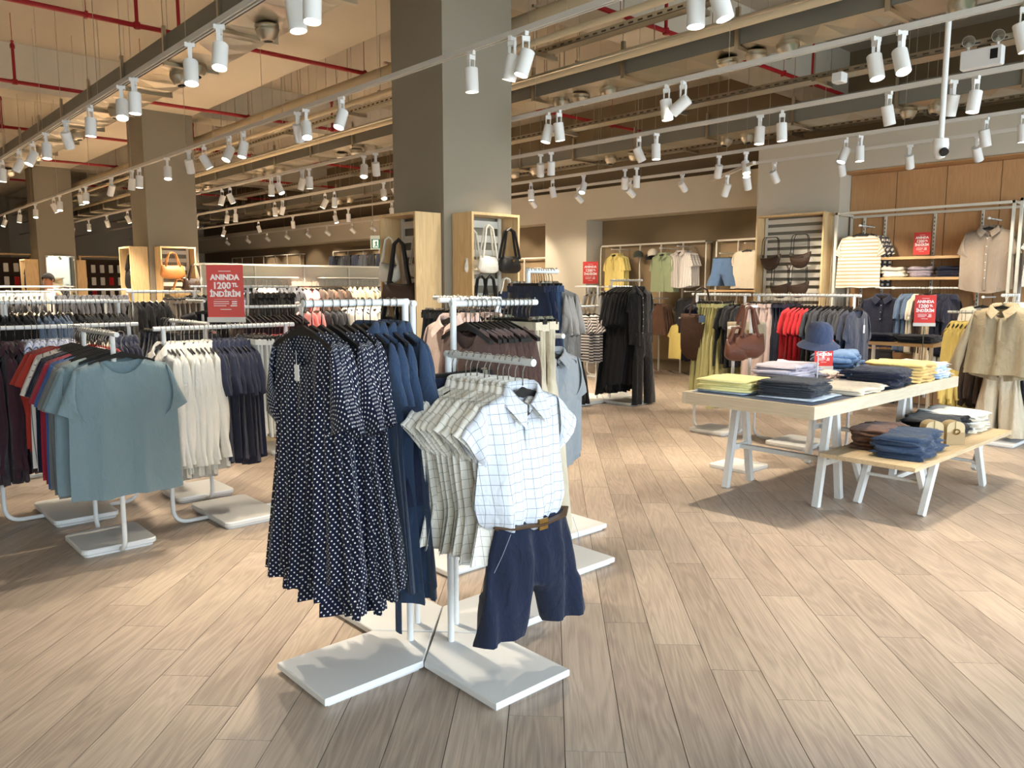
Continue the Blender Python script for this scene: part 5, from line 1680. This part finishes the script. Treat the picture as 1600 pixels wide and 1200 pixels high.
on_arm('tee', 7.85, .98, [YELLOW], 3, 'yellow T-shirt lowest on the brown wall', 'yellow T-shirts lowest on the brown wall')
on_arm('trousers', 9.4, 1.4, [BEIGE], 4, 'beige trousers below the yellow shirts', 'beige trousers below yellow shirts')
def cap(loc, rz, mat, label):
    c = empty('baseball_cap', loc, rz)
    tag(c, label, 'cap')
    MB().lathe([(.09, 0), (.092, .03), (.082, .07), (.055, .1), (.02, .112), (0, .113)], 16, sy=1.1).build('crown', mat, c, smooth=True)
    vs = []
    for i in range(9):
        a = PI + PI * i / 8
        for (r_, z) in ((.085, .006), (.165, -.012)):
            vs.append((r_ * math.cos(a) * (1 if r_ < .1 else .55), r_ * math.sin(a) * 1.05, z - .012 * math.cos(a) ** 2))
    fs = [(2 * i, 2 * i + 1, 2 * i + 3, 2 * i + 2) for i in range(8)]
    ob('visor', mesh('visor', vs, fs), mat, c)
cap((11.2, 8.98, 2.03), -.9, fab('cap_olive', (58, 62, 50)), 'dark olive cap on the brown wall')
cap((11.2, 8.72, 1.98), -.9, BLACK, 'black cap beside the cream cap')
cap((11.15, 8.62, 2.05), -.9, CREAM, 'cream cap on the brown wall')
cap((11.2, 13.0, 1.78), -.9, CHAR, 'charcoal cap far along the brown wall')
r5 = loop_rack(9.9, 8.55, PI / 2, .9, 1.5, 'white rack with red sign and caps before the brown wall')
sale_sign((9.9, 8.95, 1.53), W90 + .5, .26, 'small red sale sign behind the black clothes rack', holder=False)
fill((9.9, 8.2), (9.9, 8.95), 1.5, [('shirt', 8, [CREAM, WHITE], 'pale shirt before the brown wall', 'pale shirts before the brown wall')])
fill((9.3, 10.6), (9.3, 11.6), 1.3, [('shirt', 9, OLIVE, 'olive shirt far behind the black clothes', 'olive shirts behind the black clothes', {'hang': False})])
loop_rack(9.3, 11.1, PI / 2, 1.0, 1.3, 'dark low rack with olive shirts far behind')
sale_sign((6.9, 8.4, 1.64), -.74, .14, 'small red sale sign behind the tall denim rail', stem=1.638)

# ------------------------------------------------------------------ gondola wall in the middle distance
GREY_P = plain('gondola_panel', (196, 186, 166), .7, 0, .05, 20)
gd = empty('gondola_shelf', (5.35, 10.35, 0))
tag(gd, 'long pale gondola wall with clothes behind the dotted dresses', 'shelving')
for k in range(4):
    MB().box(-1.45 + k * .725 + .004, -1.45 + (k + 1) * .725 - .004, -.02, .02, .05, 1.78).build('panel', GREY_P, gd)
MB().box(-1.47, 1.47, -.16, .16, 1.78, 1.805).build('top_board', FRAME_W, gd)
for k in range(5):
    MB().box(-1.46 + k * .725, -1.44 + k * .725, -.05, -.02, 0, 1.78).build('upright', FRAME_W, gd)
MB().box(-1.4, -.2, -.26, -.02, 1.62, 1.635).box(.2, 1.35, -.26, -.02, 1.62, 1.635).build('shelf', FRAME_W, gd)
MB().tube([(-1.42, -.28, 1.5), (1.42, -.28, 1.5)], .012, 8).build('hanging_rail', CHROME, gd, smooth=True)
fill((3.98, 10.07), (6.75, 10.07), 1.57, [
    ('cardigan', 7, NAVY_D, 'navy jacket on the gondola wall', 'navy jackets on the gondola wall'),
    ('long', 4, CREAM, 'cream shirt on the gondola wall', 'cream shirts on the gondola wall'),
    ('long', 5, CHAR, 'charcoal shirt on the gondola wall', 'charcoal shirts on the gondola wall'),
    ('tee', 3, PINK, 'pink top on the gondola wall', 'pink tops on the gondola wall'),
    ('sweater', 7, [fab('dark_brown', (64, 48, 38)), BRN], 'brown sweater on the gondola wall', 'brown sweaters on the gondola wall'),
    ('long', 7, OAT, 'oat jacket on the gondola wall', 'oat jackets on the gondola wall'),
    ('long', 5, CHAR, 'gray jacket at the gondola end', 'gray jackets at the gondola end')])
loop_rack(5.2, 9.0, 0, 1.2, 1.3, 'white rack with pink and white tops before the gondola wall')
fill((4.6, 9.0), (5.9, 9.0), 1.3, [
    ('tee', 3, PINK, 'pink top before the gondola wall', 'pink tops before the gondola wall'),
    ('tee', 4, CHAR, 'charcoal top before the gondola wall', 'charcoal tops before the gondola wall'),
    ('long', 8, WHITE, 'white shirt before the gondola wall', 'white shirts before the gondola wall')])
plinth = tag(MB().box(-.3, .3, -.25, .25, 0, 1.06, .01).build('display_plinth', BIRCH, None, (3.45, 7.2, 0)), 'birch display plinth behind the dotted dresses', 'plinth')
stack(3.45, 7.2, 1.06, .4, .34, .03, 3, DENIM_D, 'folded_jeans', 'jeans', 'dark jeans on the birch plinth', mess=.8)
# far frames on the east wall
wall_frame(16.0, 20.0, 2.5, 'far white wall frame with dark trousers on top', n=5)
for k in range(9):
    garment('shorts', (11.05, 16.4 + k * .4, 2.42), W90, [BLACK, CHAR, DENIM_D][k % 3], '%s dark shorts on the far wall frame' % ORD[k], 'dark shorts on the far wall frame', hang=False, var=k)
wall_frame(22.0, 27.0, 2.5, 'farthest white wall frame on the brown side wall', n=6)

# ------------------------------------------------------------------ deep left: mirror, packs, person, more racks
mi = empty('wall_mirror', (4.525, 20.515, 0))
tag(mi, 'tall mirror on the third column reflecting the shop window', 'mirror')
MIR = plain('mirror_silver', (235, 238, 236), .02, 1.0)
MB().box(-.285, .285, -.01, .0, .2, 2.2).build('mirror_glass', MIR, mi)
MB().box(-.30, -.285, -.014, .0, .19, 2.21).box(.285, .30, -.014, .0, .19, 2.21).box(-.285, .285, -.014, 0, 2.2, 2.21).build('frame', FRAME_W, mi)
def pack_wall(x, y, rz, nx, nz, label):
    f = empty('pack_display', (x, y, 0), rz)
    tag(f, label, 'shelving')
    MB().box(-.55, .55, 0, .04, .2, 2.25).build('back_panel', plain('dark_brown_board', (58, 44, 34), .8), f)
    MB().box(-.6, -.55, -.25, .04, 0, 2.3).build('side_board', BIRCH, f)
    MB().box(.55, .6, -.25, .04, 0, 2.3).build('side_board', BIRCH, f)
    MB().box(-.6, .6, -.25, .04, 2.3, 2.34).build('top_board', BIRCH, f)
    pk = MB().box(-.055, .055, -.05, .0, -.22, 0, .012).mesh('sock_pack')
    for j in range(nz):
        for i in range(nx):
            xx, zz = -.45 + i * .9 / max(1, nx - 1), 2.1 - j * .34
            p = Vector((xx, -.05, zz))
            p.rotate(Matrix.Rotation(rz, 3, 'Z'))
            red = (i + 2 * j) % 5 == 0
            o = ob('sock_pack', pk, RED if red else WHITE, None, (x + p.x, y + p.y, p.z), (0, 0, rz))
            tag(o, '%s pack, %s of row %s on the %s' % ('red' if red else 'white', ORD[i], ORD[j], label.split(',')[0]), 'pack', 'packs on the ' + label)
pack_wall(6.3, 24.0, 0, 5, 4, 'farthest sock rack, beside the second column')
pack_wall(3.95, 23.6, 0, 5, 4, 'sock rack behind the mirror column, at the far left')
for (x, y, z, n, m, d) in ((2.9, 11.6, 1.46, 12, CHAR, 'charcoal coat behind the cream tops'), (2.4, 13.4, 1.5, 12, WHITE, 'white coat deep in the store'), (3.2, 16, 1.5, 10, BLACK, 'black coat deep in the store'),
                          (6.4, 13.5, 1.5, 12, CHAR, 'charcoal coat beyond the gondola'), (5.6, 17.5, 1.5, 10, OAT, 'oat coat beyond the gondola'), (2.2, 17.5, 1.5, 10, CREAM, 'cream coat deep in the store')):
    loop_rack(x, y, 0, .9, z, 'white rack with the %ss' % d)
    fill((x - .45, y), (x + .45, y), z, [('long', n, m, d, d + ' row', {'hang': False})])

# person before the mirror column
def person(loc, rz):
    r = empty('person', loc, rz)
    tag(r, 'dark haired person in a tan top looking down before the mirror', 'person')
    J = {'pel': (0, 0, .95), 'wai': (0, 0, 1.08), 'che': (0, .0, 1.28), 'nb': (0, .01, 1.43), 'nk': (0, -.01, 1.50), 'hd': (0, -.03, 1.60), 'top': (0, -.02, 1.70),
         'ls': (-.17, 0, 1.40), 'rs': (.17, 0, 1.40), 'le': (-.22, -.02, 1.12), 're': (.22, -.02, 1.12), 'lw': (-.18, -.22, 1.0), 'rw': (.18, -.22, 1.0), 'lh': (-.16, -.30, .99), 'rh': (.16, -.30, .99),
         'lp': (-.095, 0, .90), 'rp': (.095, 0, .90), 'lk': (-.10, -.02, .49), 'rk': (.10, -.02, .49), 'la': (-.10, .02, .08), 'ra': (.10, .02, .08), 'lt': (-.11, -.15, .035), 'rt': (.11, -.15, .035)}
    Rd = {'pel': .15, 'wai': .125, 'che': .145, 'nb': .075, 'nk': .056, 'hd': .082, 'top': .06, 'ls': .062, 'rs': .062, 'le': .043, 're': .043, 'lw': .031, 'rw': .031, 'lh': .035, 'rh': .035,
          'lp': .095, 'rp': .095, 'lk': .062, 'rk': .062, 'la': .043, 'ra': .043, 'lt': .036, 'rt': .036}
    E_ = [('pel', 'wai'), ('wai', 'che'), ('che', 'nb'), ('nb', 'nk'), ('nk', 'hd'), ('hd', 'top'), ('che', 'ls'), ('ls', 'le'), ('le', 'lw'), ('lw', 'lh'), ('che', 'rs'), ('rs', 're'), ('re', 'rw'), ('rw', 'rh'),
          ('pel', 'lp'), ('lp', 'lk'), ('lk', 'la'), ('la', 'lt'), ('pel', 'rp'), ('rp', 'rk'), ('rk', 'ra'), ('ra', 'rt')]
    for s_, sx in (('l', -1), ('r', 1)):       # five fingers on each hand, curled a little
        for k, (dx, ln) in enumerate(((-.026, .06), (-.009, .075), (.009, .07), (.026, .055))):
            b0 = Vector(J[s_ + 'h'])
            a_, b_ = '%sf%da' % (s_, k), '%sf%db' % (s_, k)
            J[a_] = tuple(b0 + Vector((dx, -.045, 0)))
            J[b_] = tuple(b0 + Vector((dx * 1.1, -.045 - ln * .8, -.03)))
            Rd[a_], Rd[b_] = .0095, .008
            E_ += [(s_ + 'h', a_), (a_, b_)]
        J[s_ + 'th'] = tuple(Vector(J[s_ + 'h']) + Vector((-sx * .045, -.02, .01)))
        Rd[s_ + 'th'] = .010
        E_.append((s_ + 'h', s_ + 'th'))
    keys = list(J)
    me = bpy.data.meshes.new('body')
    me.from_pydata([J[k] for k in keys], [(keys.index(a), keys.index(b)) for a, b in E_], [])
    o = bpy.data.objects.new('body_source', me)
    COL.objects.link(o)
    md = o.modifiers.new('skin', 'SKIN')
    for i, k in enumerate(keys):
        me.skin_vertices[0].data[i].radius = (Rd[k], Rd[k] * (.72 if k in ('che', 'wai', 'pel') else 1.0))
    me.skin_vertices[0].data[0].use_root = True
    sb = o.modifiers.new('sub', 'SUBSURF')
    sb.levels = sb.render_levels = 2
    bpy.context.view_layer.update()
    m2 = bpy.data.meshes.new_from_object(o.evaluated_get(bpy.context.evaluated_depsgraph_get()))
    bpy.data.objects.remove(o)
    # skin above the collar and on the hands, cloth elsewhere
    SK = plain('skin', (150, 100, 74), .55)
    m2.materials.clear()
    for m in (fab('tan_top', (176, 140, 108)), SK, fab('dark_trousers', (44, 44, 52))):
        m2.materials.append(m)
    for p in m2.polygons:
        p.use_smooth = True
        c = p.center
        p.material_index = 1 if (c.z > 1.455 or (c.y < -.2 and c.z > .8)) else (2 if c.z < .93 else 0)
    m2.name = 'body'
    b = bpy.data.objects.new('body', m2)
    COL.objects.link(b)
    b.parent = r
    HAIR = plain('hair_dark', (13, 10, 9), 1.0, 0, .4, 90)
    vs, fs = [], []
    n, m_ = 10, 18
    for i in range(n + 1):
        t = i / n
        for q in range(m_):
            a = 2 * PI * q / m_
            front = max(0.0, -math.sin(a))
            low = (1.30 + .75 * (1 - front ** .6)) * t          # covers further down at the back
            vs.append((.092 * math.sin(low) * math.cos(a), -.012 + .105 * math.sin(low) * math.sin(a), 1.625 + .105 * math.cos(low)))
    for i in range(n):
        for q in range(m_):
            j = (q + 1) % m_
            fs.append((i * m_ + q, (i + 1) * m_ + q, (i + 1) * m_ + j, i * m_ + j))
    ob('hair', mesh('hair', vs, fs), HAIR, r)
    MB().lathe([(0, -.012), (.012, -.006), (.016, .006), (.008, .03), (0, .045)], 8, (0, -.112, 1.59), 'Z').build('nose', SK, r, smooth=True)
    for s_ in (-1, 1):
        MB().lathe([(0, -.011), (.011, 0), (0, .011)], 8, (s_ * .032, -.098, 1.615)).build('eye', plain('eye_dark', (30, 24, 22), .3), r, smooth=True)
        MB().lathe([(0, -.03), (.014, -.01), (.016, .012), (0, .03)], 8, (s_ * .086, -.02, 1.60), sy=.6).build('ear', SK, r, smooth=True)
    MB().tube([(-.024, -.103, 1.553), (0, -.11, 1.55), (.024, -.103, 1.553)], .006, 6).build('mouth', plain('lip', (120, 70, 62), .5), r, smooth=True)
    return r
person((3.1, 14.9, 0), -.9)

# exit sign
ex = empty('exit_sign', (7.15, 11.05, 2.22), -.74)
tag(ex, 'green and white emergency exit sign beside the main column', 'sign')
MB().box(-.19, .19, -.02, .02, -.11, .11).build('case', plain('exit_case', (216, 226, 214), .5), ex)
EXG = plain('exit_green', (20, 116, 84), .5, emit=.25)
EXW = plain('exit_white', (236, 244, 236), .5, emit=.5)
MB().box(-.17, .17, -.024, -.02, -.095, .05).build('green_face', EXG, ex)
MB().box(-.15, -.06, -.027, -.024, -.085, .04).build('door_symbol', EXW, ex)
MB().box(-.105, -.085, -.03, -.027, -.03, .02).box(-.125, -.075, -.03, -.027, -.01, .0).beam((-.095, -.0285, -.03), (-.12, -.0285, -.08), .003, .014).beam((-.095, -.0285, -.03), (-.075, -.0285, -.075), .003, .014).build('running_figure', EXG, ex)
MB().box(.035, .055, -.027, -.024, -.03, .04).add([(.0, -.0255, -.025), (.09, -.0255, -.025), (.045, -.0255, -.085)], [(0, 2, 1), (0, 1, 2)]).build('arrow', EXW, ex)
MB().tube([(-.15, 0, .11), (-.15, 0, ZS - 2.22 - .012)], .005, 5).tube([(.15, 0, .11), (.15, 0, ZS - 2.22 - .012)], .005, 5).build('rod', GALV, ex)
